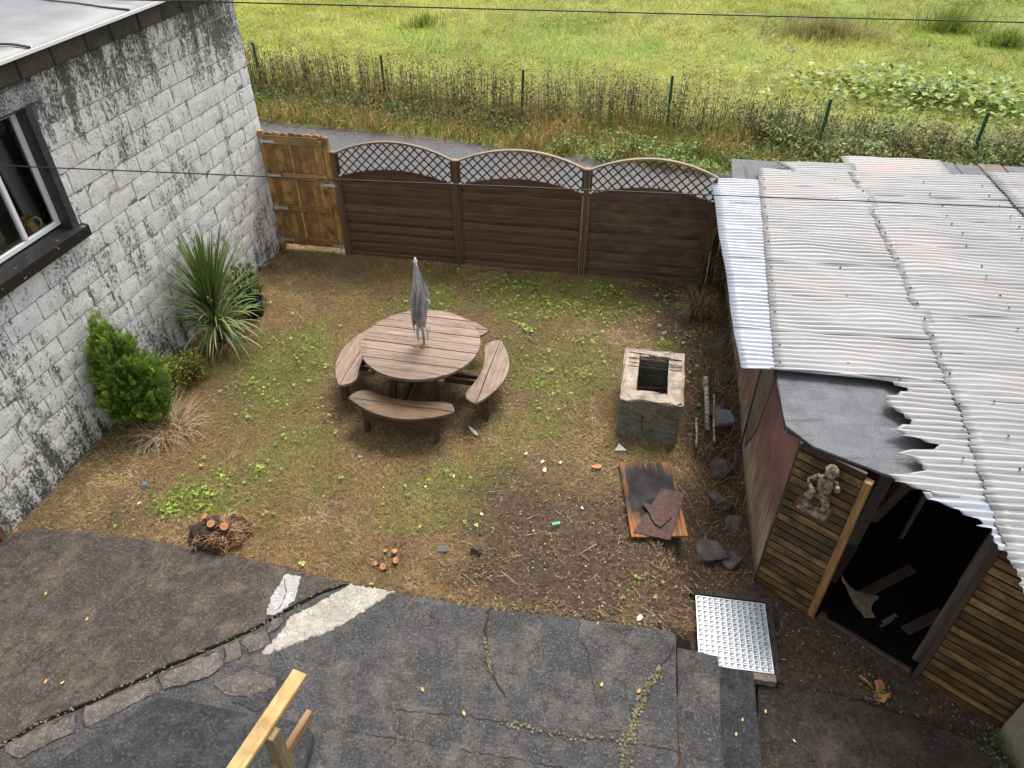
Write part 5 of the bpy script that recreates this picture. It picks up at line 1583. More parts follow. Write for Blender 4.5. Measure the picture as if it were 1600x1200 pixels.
# litter of chips, twigs and needles on the bare soil
parts = []
x, y = scat(34000, [(-2.0, 4.2), (1.5, 3.8), (2.5, 4.6), (2.85, 7.2), (3.2, 9.8), (2.2, 9.8), (2.2, 6.2), (.6, 6.4), (-.8, 5.6), (-2.4, 4.8)], lambda a, b: np.clip(bare(a, b), .0, .6))
n = len(x)
parts.append(blades(pts(x, y, .006), rng.uniform(.012, .04, n), rng.uniform(.004, .011, n), rng.uniform(0, 6.28, n), rng.normal(1.45, .12, n), rng.normal(.05, .2, n), pick([(.10, .06, .035), (.20, .13, .07), (.05, .03, .02), (.32, .24, .15), (.42, .32, .2)], n, p=[.34, .24, .30, .08, .04])))
x, y = scat(1500, LAWN, lambda a, b: np.clip(.15 + bare(a, b), 0, 1))
n = len(x)
parts.append(leaves(pts(x, y, .012), rng.uniform(.012, .03, n), rng.uniform(.01, .022, n), rng.uniform(0, 6.28, n), rng.normal(1.5, .15, n), rng.normal(0, .2, n), pick([(.36, .30, .22), (.40, .26, .12), (.30, .17, .08), (.50, .46, .40)], n, p=[.3, .3, .3, .1])))
x, y = scat(2600, YARD)
n = len(x)
parts.append(blades(pts(x, y, .004), rng.uniform(.01, .05, n), rng.uniform(.004, .009, n), rng.uniform(0, 6.28, n), rng.normal(1.45, .12, n), 0, pick([(.10, .065, .045), (.05, .03, .022), (.28, .22, .16), (.45, .42, .38)], n, p=[.4, .35, .18, .07])))
x, y = scat(15000, LAWN + [], lambda a, b: np.clip(bare(a, b) * 1.1 - .35 - .4 * (np.hypot(a + 1.1, b - 7.1) < 1.3), 0, 1)); n = len(x)
parts.append(leaves(pts(x, y, rng.uniform(.0, .022, n)), rng.uniform(.018, .055, n), rng.uniform(.008, .026, n), rng.uniform(0, 6.28, n), rng.normal(1.4, .25, n), rng.normal(0, .4, n), pick([(.11, .06, .036), (.17, .095, .054), (.05, .03, .022), (.26, .16, .09), (.34, .24, .15)], n, p=[.28, .27, .18, .17, .10])))
x, y = scat(3000, LAWN, lambda a, b: np.clip(bare(a, b) - .5, 0, 1)); n = len(x)
parts.append(blades(pts(x, y, .015), rng.uniform(.06, .18, n), rng.uniform(.005, .010, n), rng.uniform(0, 6.28, n), rng.normal(1.45, .12, n), rng.normal(0, .25, n), pick([(.12, .06, .035), (.22, .13, .07), (.06, .035, .025), (.32, .23, .14)], n)))
# longer curved twigs and roots
x, y = scat(700, LAWN, lambda a, b: np.clip(.1 + bare(a, b), 0, 1)); n = len(x)
parts.append(blades(pts(x, y, .02), rng.uniform(.12, .30, n), rng.uniform(.005, .009, n), rng.uniform(0, 6.28, n), rng.normal(1.5, .05, n), rng.normal(0, .15, n), pick([(.22, .13, .07), (.34, .25, .15), (.10, .05, .03)], n)))
tag(veg('litter', parts, MT['thatch_mat']), 'wood chips, needles and twigs strewn over the bare dark soil', 'litter', kind='stuff')

# brambly dead growth along the shed wall and in the fence corner
def tuft(cx, cy, r_, n, L, cols, tilt=(.2, 1.2), curve=(.3, 1.0), w=(.004, .008), zoff=0.0):
    a = rng.uniform(0, 6.28, n); q_ = np.sqrt(rng.random(n)) * r_
    x = cx + q_ * np.cos(a); y = cy + q_ * np.sin(a)
    return blades(pts(x, y, zoff), rng.uniform(L[0], L[1], n), rng.uniform(w[0], w[1], n), a + rng.normal(0, .8, n), rng.uniform(tilt[0], tilt[1], n), rng.uniform(curve[0], curve[1], n), pick(cols, n))
DRY = [(.26, .175, .085), (.17, .11, .05), (.34, .25, .13), (.10, .07, .035)]
parts = []
for i in range(46):
    yy = random.uniform(5.6, 9.7); xx = 2.62 + .145 * (yy - 4.685) - random.uniform(.1, .55)
    parts.append(tuft(xx, yy, .14, 34, (.12, .32), DRY + [(.07, .05, .03), (.09, .10, .03)], (.6, 1.5)))
tag(veg('dead_growth', parts, MT['thatch_mat']), 'tangled dead stems and brown weeds along the foot of the shed wall', 'weeds', kind='stuff')
tag(veg('dry_grass_tuft', [tuft(2.70, 9.02, .10, 260, (.35, .62), DRY, (.15, .9), (.6, 1.5))], MT['thatch_mat']), 'arching tuft of straw coloured dead grass in the corner by fence and shed', 'grass tuft')
x_ = rng.normal(2.95, .12, 420); y_ = rng.normal(9.55, .16, 420)
tag(veg('corner_weed', [leaves(np.stack([x_, y_, rng.uniform(.02, .75, 420)], 1), rng.uniform(.03, .07, 420), rng.uniform(.015, .03, 420), rng.uniform(0, 6.28, 420), rng.uniform(.5, 1.9, 420), rng.normal(0, .5, 420), pick([(.05, .075, .025), (.09, .12, .04), (.07, .06, .04)], 420))], MT['leaf_mat']), 'scruffy dark green weed in the corner where fence meets shed', 'weed', kind='stuff')

# ================================================================== VERGE AND FIELD
parts = []
def along(n, x0, x1, d0, d1, line=far):
    x = rng.uniform(x0, x1, n)
    yl = np.interp(x, [p[0] for p in line], [p[1] for p in line])
    return x, yl + rng.uniform(d0, d1, n)
x, y = along(24000, -8, 12, .05, 2.4)
n = len(x)
clump = .5 + .5 * np.sin(x * 2.3 + np.sin(y * 3)) * np.sin(x * .9 + 1)
dry = rng.random(n) < np.clip(.30 + .5 * clump - .06 * np.maximum(x - 1, 0), .08, .8)
col = np.where(dry[:, None], pick([(.50, .34, .14), (.40, .25, .10), (.60, .44, .20), (.30, .18, .08)], n), pick([(.12, .20, .025), (.19, .27, .04), (.08, .13, .02), (.26, .32, .055)], n))
parts.append(blades(pts(x, y), rng.uniform(.18, .60, n) * (.6 + .6 * clump), rng.uniform(.008, .016, n), rng.normal(-1.3, 1.2, n), rng.uniform(.15, .9, n), rng.uniform(.2, 1.1, n), col))
x, y = along(1500, -8, 12, -.35, .1); n = len(x)
parts.append(leaves(pts(x, y, .02), rng.uniform(.03, .07, n), rng.uniform(.02, .04, n), rng.uniform(0, 6.28, n), rng.normal(1.5, .2, n), 0, pick([(.30, .17, .08), (.22, .12, .06), (.40, .27, .15)], n)))
tag(veg('verge_grass', parts, MT['grass_mat']), 'tall straw and green grass spilling over the far edge of the lane', 'grass', kind='stuff')
parts = []
x, y = along(5200, .6, 5.4, -.25, 1.1); n = len(x)
hgt = rng.uniform(.05, .42, n)
ok = rng.random(n) < np.clip(.15 + .8 * np.sin(x * 2.2 + 1.2 * np.sin(y * 4)) ** 2 - .25 * np.abs(x - 3), 0, 1)
x, y, hgt = x[ok], y[ok], hgt[ok] * .6; n = len(x)
parts.append(leaves(pts(x, y) + np.stack([0 * x, 0 * x, hgt], 1), rng.uniform(.05, .11, n), rng.uniform(.03, .07, n), rng.uniform(0, 6.28, n), rng.normal(1.25, .3, n), rng.normal(0, .3, n), pick([(.12, .21, .035), (.18, .28, .05), (.07, .13, .025), (.24, .32, .08)], n)))
x, y = along(2200, -7.5, 0.5, .6, 1.6); n = len(x)
parts.append(leaves(pts(x, y) + np.stack([0 * x, 0 * x, rng.uniform(.03, .35, n)], 1), rng.uniform(.05, .10, n), rng.uniform(.03, .06, n), rng.uniform(0, 6.28, n), rng.normal(1.2, .35, n), rng.normal(0, .3, n), pick([(.06, .10, .02), (.10, .15, .03), (.04, .07, .018)], n)))
tag(veg('verge_weeds', parts, MT['leaf_mat']), 'low leafy green weeds on the verge beyond the lane', 'weeds', kind='stuff')

# dried seed stalks along the wire
sx_l = [p[0] for p in wfp]; sy_l = [p[1] for p in wfp]
ns_ = 1050
x = np.concatenate([rng.uniform(-8.5, 6.5, int(ns_ * .78)), rng.uniform(6.5, 12.5, ns_ - int(ns_ * .78))])
y = np.interp(x, sx_l, sy_l) + rng.normal(.25, .45, ns_)
H_ = rng.uniform(.45, 1.05, ns_) * (1 - .25 * (x > 7))
p0 = pts(x, y)
parts = [blades(p0, H_, .013, rng.uniform(0, 6.28, ns_), rng.normal(.05, .07, ns_), rng.normal(.05, .1, ns_), pick([(.14, .10, .065), (.19, .135, .085), (.10, .08, .055)], ns_))]
rep = 24
t = rng.uniform(.25, 1.0, (ns_, rep))
pp_ = np.repeat(p0, rep, axis=0) + np.stack([rng.normal(0, .035, ns_ * rep), rng.normal(0, .035, ns_ * rep), (t * H_[:, None]).ravel()], 1)
kc = np.repeat(rng.random(ns_) < .3, rep)
colw = np.where(kc[:, None], pick([(.12, .15, .05), (.17, .19, .07)], ns_ * rep), pick([(.125, .088, .062), (.17, .12, .082), (.085, .062, .046), (.23, .165, .11)], ns_ * rep))
parts.append(leaves(pp_, rng.uniform(.03, .085, ns_ * rep), rng.uniform(.012, .028, ns_ * rep), rng.uniform(0, 6.28, ns_ * rep), rng.uniform(.2, 1.6, ns_ * rep), rng.normal(0, .5, ns_ * rep), colw))
nu = 14000
xu = rng.uniform(-8.5, 9, nu); yu = np.interp(xu, sx_l, sy_l) + rng.normal(.15, .5, nu)
zu = rng.random(nu) ** 1.6 * .62 * (.35 + 1.1 * vnoise(xu, yu, 1.3, 41))
parts.append(leaves(pts(xu, yu) + np.stack([0 * xu, 0 * xu, zu], 1), rng.uniform(.04, .11, nu), rng.uniform(.012, .035, nu), rng.uniform(0, 6.28, nu), rng.uniform(.3, 1.6, nu), rng.normal(0, .5, nu), pick([(.20, .25, .06), (.28, .31, .085), (.22, .16, .09), (.15, .18, .05), (.34, .26, .14)], nu)))
tag(veg('dried_weeds', parts, MT['dry_weed_mat']), 'dark dried seed stalks growing in a band along the wire mesh', 'weeds', kind='stuff')

# the field
parts = []
nfield = 190000
y = 15.9 + (34 - 15.9) * rng.random(nfield) ** .85
x = rng.uniform(-13, 24, nfield)
ok = y > np.interp(x, sx_l, sy_l) + .05
x, y = x[ok], y[ok]; n = len(x)
A1, A2, A3 = vnoise(x, y, .16, 31), vnoise(x, y, .8, 32), vnoise(x, y, 2.6, 33, 2)
lush = np.array((.26, .40, .035)); pale = np.array((.52, .53, .075)); str_ = np.array((.58, .50, .15)); dark = np.array((.11, .20, .022))
w = sstep(.35, .65, A1 * .55 + A2 * .45 - .010 * (x - 4))[:, None]
col = pale * w + lush * (1 - w)
w = (sstep(.52, .72, A2 * .5 + A3 * .5) * .8)[:, None]
col = col * (1 - w) + dark * w
w = ((rng.random(n) < .12 + .35 * sstep(.5, .75, A3)) * .7)[:, None]
col = col * (1 - w) + str_ * w
col = np.clip(col * (1 + rng.normal(0, .2, (n, 1))), .01, .9)
parts.append(blades(pts(x, y), rng.uniform(.10, .30, n) * (.45 + 1.1 * A3), rng.uniform(.009, .018, n), 6.28 * vnoise(x, y, .35, 34) * 2 + rng.normal(0, .8, n), rng.uniform(.45, 1.4, n), rng.uniform(.1, .9, n), col))
tag(veg('field_grass', parts, MT['grass_mat']), 'rough bright green and yellow meadow grass of the field beyond the lane', 'grass', kind='stuff')
# rush clumps and taller rough patches
def rushes(name, cx, cy, r_, n, L, cols, label, tilt=(.05, .6)):
    a = rng.uniform(0, 6.28, n); q_ = np.minimum(np.abs(rng.normal(0, .5, n)), .95) * r_
    x = cx + q_ * np.cos(a) * 1.3; y = cy + q_ * np.sin(a) * .8
    o = veg(name, [blades(pts(x, y), rng.uniform(L[0], L[1], n), rng.uniform(.012, .022, n), a + rng.normal(0, .7, n), rng.uniform(tilt[0], tilt[1] + .4, n), rng.uniform(.05, .7, n), pick(cols, n))], MT['grass_mat'])
    return tag(o, label, 'grass clump', 'rough clumps in the field')
RU = [(.17, .26, .04), (.24, .32, .05), (.30, .34, .08), (.13, .19, .03)]
RB = [(.28, .26, .10), (.36, .30, .13), (.24, .25, .08), (.42, .35, .18)]
rushes('rush_clump', -2.9, 26.2, .6, 300, (.3, .6), RU, 'dark rush clump at the far top of the field near its middle')
rushes('rough_patch', 9.3, 23.6, 1.5, 2200, (.25, .55), RB, 'low brownish mound of rough grass out in the field')
rushes('rush_clump', 13.9, 25.4, 1.0, 900, (.5, 1.0), RU, 'tall dark rush clump far out towards the field corner')
rushes('rush_clump', 14.6, 23.3, .7, 700, (.35, .7), RU, 'dark green rush clump just in front of the tall far one')
rushes('rush_clump', 15.6, 21.6, .9, 900, (.4, .75), RU, 'broad dark rush clump near the edge of the view')
# broad leafed plants beyond the wire on the right
n = 1500
x = rng.normal(10.4, 1.9, n); y = 18.3 - .33 * (x - 9.5) + rng.normal(0, .8, n)
tag(veg('broad_leaved_weeds', [leaves(pts(x, y) + np.stack([0 * x, 0 * x, rng.uniform(.05, .38, n)], 1), rng.uniform(.10, .24, n), rng.uniform(.09, .20, n), rng.uniform(0, 6.28, n), rng.normal(1.3, .25, n), rng.normal(0, .25, n), pick([(.22, .31, .05), (.29, .38, .06), (.15, .24, .035), (.40, .40, .07)], n, p=[.4, .25, .28, .07]))], MT['leaf_mat']), 'patch of large round leaved plants at the near edge of the field', 'weeds', kind='stuff')
n = 15000
x = rng.uniform(5.2, 14.5, n); y = np.interp(x, sx_l, sy_l) + rng.normal(-.05, .8, n)
z = rng.uniform(.02, .62, n) * (.6 + .4 * np.sin(x * 2.1) * np.sin(y * 2.7 + 1))
kk = (y > np.interp(x, [p[0] for p in far], [p[1] for p in far]) + .1)
x, y, z = x[kk], y[kk], z[kk]; n = len(x)
tag(veg('nettle_bank', [leaves(pts(x, y) + np.stack([0 * x, 0 * x, z], 1), rng.uniform(.06, .15, n), rng.uniform(.025, .07, n), rng.uniform(0, 6.28, n), rng.normal(1.2, .4, n), rng.normal(0, .4, n), pick([(.16, .23, .055), (.22, .30, .075), (.28, .35, .095), (.11, .15, .04), (.24, .21, .10)], n))], MT['leaf_mat']), 'bank of grey green nettles along the wire behind the shed', 'weeds', kind='stuff')

# ================================================================== GARDEN PLANTS BY THE WALL
def leaves_dir(P, D, S, L, W, col):
    n = len(P)
    L_ = np.broadcast_to(np.asarray(L, float), (n,))[:, None]; W_ = np.broadcast_to(np.asarray(W, float), (n,))[:, None]
    N_ = np.cross(D, S)
    V = np.stack([P, P + D * L_ * .5 + S * W_ * .5 + N_ * W_ * .1, P + D * L_, P + D * L_ * .5 - S * W_ * .5 + N_ * W_ * .1], 1).reshape(-1, 3)
    base = (np.arange(n) * 4)[:, None]
    return V, (base + np.array([0, 1, 2, 0, 2, 3])).ravel(), np.arange(n * 2) * 3, np.full(n * 2, 3), np.repeat(np.broadcast_to(col, (n, 3)), 4, axis=0)
def unit(a): return a / (np.linalg.norm(a, axis=1, keepdims=True) + 1e-9)
# conifer
CN = empty('conifer', (-4.42, 6.72, 0), 0, 'small bushy dark green cypress against the white wall', 'conifer')
wood('bark', (.05, .032, .02), (.14, .09, .06), 2, .9)
MB().tube([(0, 0, -.05), (-.02, .02, .5), (-.05, .02, .9), (-.09, .0, 1.2)], [.05, .035, .02, .006], 8).build('trunk', MT['bark'], CN, True)
npl, per = 150, 36
hp = rng.beta(1.2, 1.6, npl) * 1.15 + .03
ap = rng.uniform(0, 2 * math.pi, npl)
Ro = np.interp(hp, [0, .15, .45, .75, 1.0, 1.2], [.25, .34, .37, .27, .15, .05]) * rng.uniform(.72, 1.12, npl)
base_p = np.stack([.25 * Ro * np.cos(ap) - .06 * hp, .25 * Ro * np.sin(ap), np.maximum(hp - .10, .02)], 1)
tip_p = np.stack([Ro * np.cos(ap) - .09 * hp ** 2, Ro * np.sin(ap) * .88, hp + rng.uniform(.06, .26, npl)], 1)
tip_p[:3] = [(-.13, 0, 1.55), (-.08, .03, 1.38), (-.16, -.03, 1.30)]; base_p[:3] = [(-.06, 0, .9)] * 3
nf = npl * per
tt = rng.random((npl, per)) ** .7
Pc = (base_p[:, None, :] * (1 - tt[..., None]) + tip_p[:, None, :] * tt[..., None]).reshape(-1, 3)
ax_ = unit(np.repeat(tip_p - base_p, per, axis=0))
spread = (.075 * (1.1 - tt.ravel()) + .012)[:, None]
Pc = Pc + rng.normal(0, 1, (nf, 3)) * spread
Dn = unit(ax_ * 1.0 + rng.normal(0, .42, (nf, 3)) + np.array([0, 0, .25]))
Sn = unit(np.cross(Dn, unit(rng.normal(0, 1, (nf, 3)))))
Lf = rng.uniform(.07, .14, nf)
parts = []
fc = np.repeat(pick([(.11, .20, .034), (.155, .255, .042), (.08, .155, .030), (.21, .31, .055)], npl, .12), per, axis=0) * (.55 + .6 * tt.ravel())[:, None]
for t in (.12, .3, .48, .66, .84):
    for s in (-1, 1):
        d2 = unit(Dn * .75 + Sn * s * .7)
        s2 = unit(np.cross(np.cross(Dn, Sn), d2))
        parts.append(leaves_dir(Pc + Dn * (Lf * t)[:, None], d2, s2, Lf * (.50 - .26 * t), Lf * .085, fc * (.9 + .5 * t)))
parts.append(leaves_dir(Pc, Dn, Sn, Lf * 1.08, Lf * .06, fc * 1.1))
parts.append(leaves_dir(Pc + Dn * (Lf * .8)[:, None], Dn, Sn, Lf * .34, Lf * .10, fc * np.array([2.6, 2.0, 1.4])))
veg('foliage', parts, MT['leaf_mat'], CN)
# straw under it
n = 420
tw = tuft(-4.12, 6.55, .26, n, (.2, .5), [(.42, .32, .19), (.32, .22, .12), (.5, .40, .26)], (.5, 1.5), (.2, 1.0), (.003, .006), .02)
tag(veg('dead_twigs', [tw], MT['thatch_mat']), 'pale dead twigs spilling from under the cypress', 'twigs', kind='stuff')
# golden shrubs
def bush(name, loc, r_, h_, n, Lr, Wr, cols, label, stems=5, cat='shrub'):
    e = empty(name, (loc[0], loc[1], gzf(loc[0], loc[1])), 0, label, cat)
    m = MB()
    for k in range(stems):
        a = random.uniform(0, 6.28)
        m.tube([(0, 0, -.02), (r_ * .4 * math.cos(a), r_ * .4 * math.sin(a), h_ * .5), (r_ * .75 * math.cos(a), r_ * .75 * math.sin(a), h_ * .9)], [.01, .007, .003], 5)
    m.build('stems', MT['bark'], e)
    a = rng.uniform(0, 6.28, n); u = rng.random(n) ** .5; zf = rng.random(n)
    rr_ = r_ * np.sqrt(np.clip(1 - (zf * 1.3 - .5) ** 2 * .9, .05, 1)) * u * (1 + .2 * np.sin(3 * a + 4 * zf))
    P = np.stack([rr_ * np.cos(a), rr_ * np.sin(a), .03 + zf * h_], 1)
    veg('foliage', [leaves(P, rng.uniform(*Lr, n), rng.uniform(*Wr, n), a + rng.normal(0, .7, n), rng.normal(.95, .45, n), rng.normal(0, .4, n), pick(cols, n))], MT['leaf_mat'], e)
    return e
GOLD = [(.17, .21, .03), (.25, .28, .05), (.11, .15, .025), (.33, .33, .08)]
bush('golden_shrub', (-4.30, 7.28), .20, .42, 700, (.035, .07), (.02, .035), GOLD, 'small yellow green shrub touching the cypress')
bush('golden_shrub', (-4.12, 7.52), .17, .36, 520, (.035, .07), (.02, .035), GOLD, 'small yellow green shrub a step beyond the cypress, towards the spiky plant')
bush('leafy_shrub', (-3.86, 9.12), .24, .62, 620, (.05, .10), (.03, .055), [(.05, .085, .025), (.09, .14, .035), (.15, .22, .05), (.035, .06, .02)], 'scraggly dark and lime leafed shrub behind the spiky plant')
plain('black_plastic', (.012, .012, .013), .45)
pt_ = empty('plant_pot', (-3.72, 8.98, gzf(-3.72, 8.98)), 0, 'black plastic plant pot half hidden behind the spiky plant', 'plant pot')
lathe([(.001, 0), (.11, 0), (.145, .24), (.155, .24), (.155, .27), (.14, .27), (.13, .22), (.001, .22)], 24).build('body', MT['black_plastic'], pt_, True)
# spiky cordyline: every leaf its own part
CO = empty('spiky_cordyline', (-4.02, 8.36, gzf(-4.02, 8.36)), 0, 'large spiky cordyline with long strap leaves against the white wall', 'cordyline')
MB().tube([(0, 0, -.05), (.02, .0, .25), (-.02, .04, .58)], [.06, .05, .04], 10).build('trunk', MT['bark'], CO, True)
g = G('strap_leaf'); r_ = g.rnd(); v = g.obj(); n1 = g.noise(g.vmap(v, (60, 60, 2)), 1.0, 3)
c = g.ramp(r_, [(0, (.065, .12, .026)), (.55, (.105, .175, .038)), (.82, (.18, .24, .055)), (.93, (.24, .25, .07)), (1, (.40, .30, .13))])
c = g.mix(g.ramp(n1, [(.3, 0), (.7, .35)]), c, (.18, .22, .08))
MT['strap'] = g.done(c, .45, n1, .2, .003)
lv = []
for k in range(9):
    bend = [.10, .2, .3, .45, .7, 1.0, 1.5, 1.9, 2.4][k]
    vs_ = []
    nseg = 9
    px = pz = 0.0
    for i in range(nseg + 1):
        t = i / nseg
        th_ = bend * t ** 1.6
        if i: px += math.sin(th_) / nseg; pz += math.cos(th_) / nseg
        w = .0135 * (math.sin(math.pi * min(1, .18 + .82 * t)) ** .6) * (1 if t < .98 else .15)
        vs_ += [(px, -w, pz), (px - w * .35, 0, pz), (px, w, pz)]
    fs = []
    for i in range(nseg):
        b = i * 3
        fs += [(b, b + 1, b + 4, b + 3), (b + 1, b + 2, b + 5, b + 4)]
    lv.append(MB().add(vs_, fs).mesh('leaf', MT['strap'], True))
def strap(org, tilt, az, L, k, wsc=1.0):
    link('leaf', lv[k], None, CO, (org[0] + random.uniform(-.03, .03), org[1] + random.uniform(-.03, .03), org[2] + random.uniform(-.05, .05)), (0, tilt, az), (L, wsc, L))
for i in range(175):
    u = random.random()
    strap((-.02, .04, .50), .04 + .95 * u ** 1.2, random.uniform(0, 6.283), random.uniform(.85, 1.22), random.choice([0, 0, 1, 1, 2]) if u < .75 else random.choice([1, 2, 3]), random.uniform(.8, 1.15))
for i in range(115):
    u = random.random()
    strap((.04, -.08, .30), .25 + 1.1 * u, random.uniform(0, 6.283), random.uniform(.6, .92), random.choice([4, 5, 6, 7, 8]), random.uniform(.7, 1.0))

nd_ = 110
dd = tuft(0, 0, .22, nd_, (.25, .55), [(.34, .24, .12), (.24, .15, .07), (.44, .33, .19)], (.9, 1.5), (.1, .8), (.006, .012), .03)
veg('dead_leaves', [dd], MT['thatch_mat'], CO)['kind'] = 'stuff'
# ================================================================== STUMPS AND SMALL THINGS
g = G('cut_wood'); v = g.obj(); n1 = g.noise(v, 40, 4)
MT['cutwood'] = g.done(g.mix(g.ramp(n1, [(.35, 0), (.65, 1)]), (.36, .13, .045), (.52, .23, .09)), .7, n1, .3, .004)
plain('root_soil', (.035, .022, .015), .95, 0, .5, 30)
def stub(par, p, d, r_, L):
    a = Vector(p); b = a + Vector(d).normalized() * L
    MB().tube([a, b], [r_ * 1.08, r_], 12).build('cut_stem', MT['bark'], par, True)
    d_ = Vector(d).normalized()
    c0 = b + d_ * .001
    o = MB().tube([b - d_ * .002, c0 + d_ * .003], [r_ * .97, r_ * .94], 12).build('cut_face', MT['cutwood'], par)
S1 = empty('tree_stump', (-2.98, 4.90, 0), .1, 'dark root ball stump with three orange cut stems on the patio edge', 'stump')
bm = bmesh.new(); bmesh.ops.create_icosphere(bm, subdivisions=4, radius=1)
for v_ in bm.verts:
    p = v_.co
    k = 1.22 + .16 * math.sin(p.x * 7 + 1) * math.sin(p.y * 6) + .12 * math.sin(p.z * 11 + p.x * 5) + random.uniform(-.05, .05)
    v_.co = Vector((p.x * .24 * k, p.y * .18 * k, max(-.06, p.z * .14 * k + .03)))
me = bpy.data.meshes.new('root_ball'); bm.to_mesh(me); bm.free(); me.materials.append(MT['root_soil']); link('root_ball', me, None, S1)
stub(S1, (-.03, .02, .17), (-.1, -.5, 1), .042, .10); stub(S1, (.07, .0, .16), (.3, -.7, 1), .044, .10); stub(S1, (-.07, .09, .15), (-.5, -.1, 1), .038, .12)
bv = np.array([v_.co[:] for v_ in me.vertices])
bv = bv[(bv[:, 2] > .10) | ((bv[:, 2] > .02) & (bv[:, 0] > .05))]
bv = bv[(bv[:, 0] > .02) | (bv[:, 1] < -.1)]
bv = bv[rng.choice(len(bv), 1100)] + rng.normal(0, .008, (1100, 3)) + np.array([0, 0, .004])
veg('needles', [blades(bv, rng.uniform(.03, .10, 1100), rng.uniform(.003, .006, 1100), rng.uniform(0, 6.28, 1100), rng.normal(1.5, .35, 1100), rng.uniform(0, .5, 1100), pick([(.36, .20, .09), (.24, .13, .055), (.44, .29, .15), (.12, .06, .03)], 1100))], MT['thatch_mat'], S1)
S2 = empty('tree_stump', (-1.24, 4.60, 0), 0, 'low cut stump of four small orange topped stems at the lawn edge', 'stump')
for p, d, r_, L in (((-.09, -.04, 0), (-.3, -.3, 1), .024, .05), ((-.02, -.07, 0), (-.05, -.55, 1), .034, .07), ((.08, 0, 0), (.2, -.5, 1), .032, .08), ((.06, .08, 0), (.1, .1, 1), .03, .06), ((-.02, .09, 0), (-.2, .2, 1), .022, .05)):
    stub(S2, p, d, r_, L)
veg('needles', [tuft(0, 0, .30, 420, (.04, .10), [(.20, .10, .05), (.12, .06, .03), (.30, .18, .09)], (1.2, 1.6), (0, .3), (.003, .006), .02)], MT['thatch_mat'], S2)
def chip(name, loc, poly, th, mat, label, cat, rot=(0, 0, 0), group=None, bend=0.0):
    m = MB(); m.prism(poly, lambda x, y: bend * x * x, lambda x, y: th + bend * x * x)
    return tag(m.build(name, MT[mat], None, loc=loc, rot=rot), label, cat, group)
plain('white_chip', (.56, .54, .50), .6, 0, .1); plain('orange_clay', (.46, .20, .09), .8, 0, .25, 40); plain('green_plastic', (.03, .32, .16), .35); plain('blue_plastic', (.10, .16, .30), .35); plain('yellow_leaf', (.46, .36, .09), .6, 0, .25, 60); plain('tan_leaf', (.45, .25, .09), .7, 0, .25, 60); plain('dark_slate', (.022, .026, .032), .4); plain('maroon_stone', (.05, .03, .03), .6)
def el(a, b, n=10, j=.1): return [(a * math.cos(t) * random.uniform(1 - j, 1 + j), b * math.sin(t) * random.uniform(1 - j, 1 + j)) for t in np.linspace(0, 2 * math.pi, n, endpoint=False)]
chip('white_feather', (-.46, 6.48, .03), [(-.10, 0), (-.05, .018), (.02, .024), (.08, .014), (.10, 0), (.06, -.014), (-.03, -.018)], .004, 'white_chip', 'white feather lying on the lawn between table and incinerator', 'feather', (.1, .1, R(-50)))
chip('broken_china', (1.25, 6.20, .02), [(-.075, -.03), (.075, -.04), (.03, .02), (.0, .06), (-.03, .01)], .012, 'white_chip', 'pale triangular shard in front of the incinerator', 'shard', (.3, 0, .1))
chip('clay_shard', (.955, 5.89, .02), el(.06, .03), .018, 'orange_clay', 'orange clay shard on the lawn near the charred board', 'shard')
chip('slate_piece', (-.70, 4.73, .03), [(-.06, -.035), (.07, -.03), (.06, .04), (-.04, .045)], .010, 'dark_slate', 'black slate piece on the soil near the patio edge', 'slate')
tag(rock((-.37, 4.71, .03), (.055, .05, .045), .3, MT['maroon_stone'], 301), 'round maroon pebble beside the black slate piece', 'stone')
chip('plastic_scrap', (.454, 5.06, .03), [(-.05, -.012), (.04, -.02), (.06, .015), (-.03, .02)], .01, 'green_plastic', 'bright green plastic scrap on the bare soil', 'scrap', (0, .15, .4))
chip('plastic_scrap', (-4.04, 5.62, .03), [(-.03, -.02), (.03, -.02), (.025, .03), (-.02, .02)], .01, 'blue_plastic', 'small blue plastic scrap on the lawn near the wall', 'scrap')
FRAG = ['pale fragment topmost of the white cluster between table and charred board', 'largest pale fragment of the white cluster on the soil', 'flat pale fragment nearest the picnic table', 'lone pale fragment on the soil straight above the black slate piece', 'pale fragment of the white cluster nearest the orange clay shard', 'pale fragment between the green plastic scrap and the charred board', 'small pale fragment on the lawn below the front bench', 'white crumpled fragment at the patio corner by the moss filled crack', 'tiny pale fragment on the soil above the metal plate', 'tiny pale fragment on the lawn, leftmost of the scattered white bits']
for i, (x, y, a, b) in enumerate(((.35, 5.97, .035, .022), (.37, 5.84, .045, .03), (.16, 6.09, .04, .022), (-.32, 5.2, .026, .02), (.55, 5.95, .03, .02), (.75, 5.3, .025, .018), (-.65, 5.75, .028, .016), (1.18, 3.95, .055, .03), (1.9, 4.5, .02, .02), (-.95, 5.6, .02, .016))):
    chip('pale_fragment', (x, y, gzf(x, y) + .02), el(a * .75, b * .75, 8, .3), .010, 'white_chip', FRAG[i], 'fragment', (random.uniform(-.2, .2), random.uniform(-.2, .2), random.uniform(0, 3)), 'pale fragments on the garden soil')
for i, (x, y) in enumerate(((1.72, 4.95), (1.36, 5.28), (1.24, 5.2))):
    pass
chip('stone_chip', (1.49, 5.55, .022), [(-.02, -.035), (.02, -.03), (.03, .03), (-.03, .035)], .02, 'white_chip', 'small pinkish grey stone chip on the charred board', 'stone')
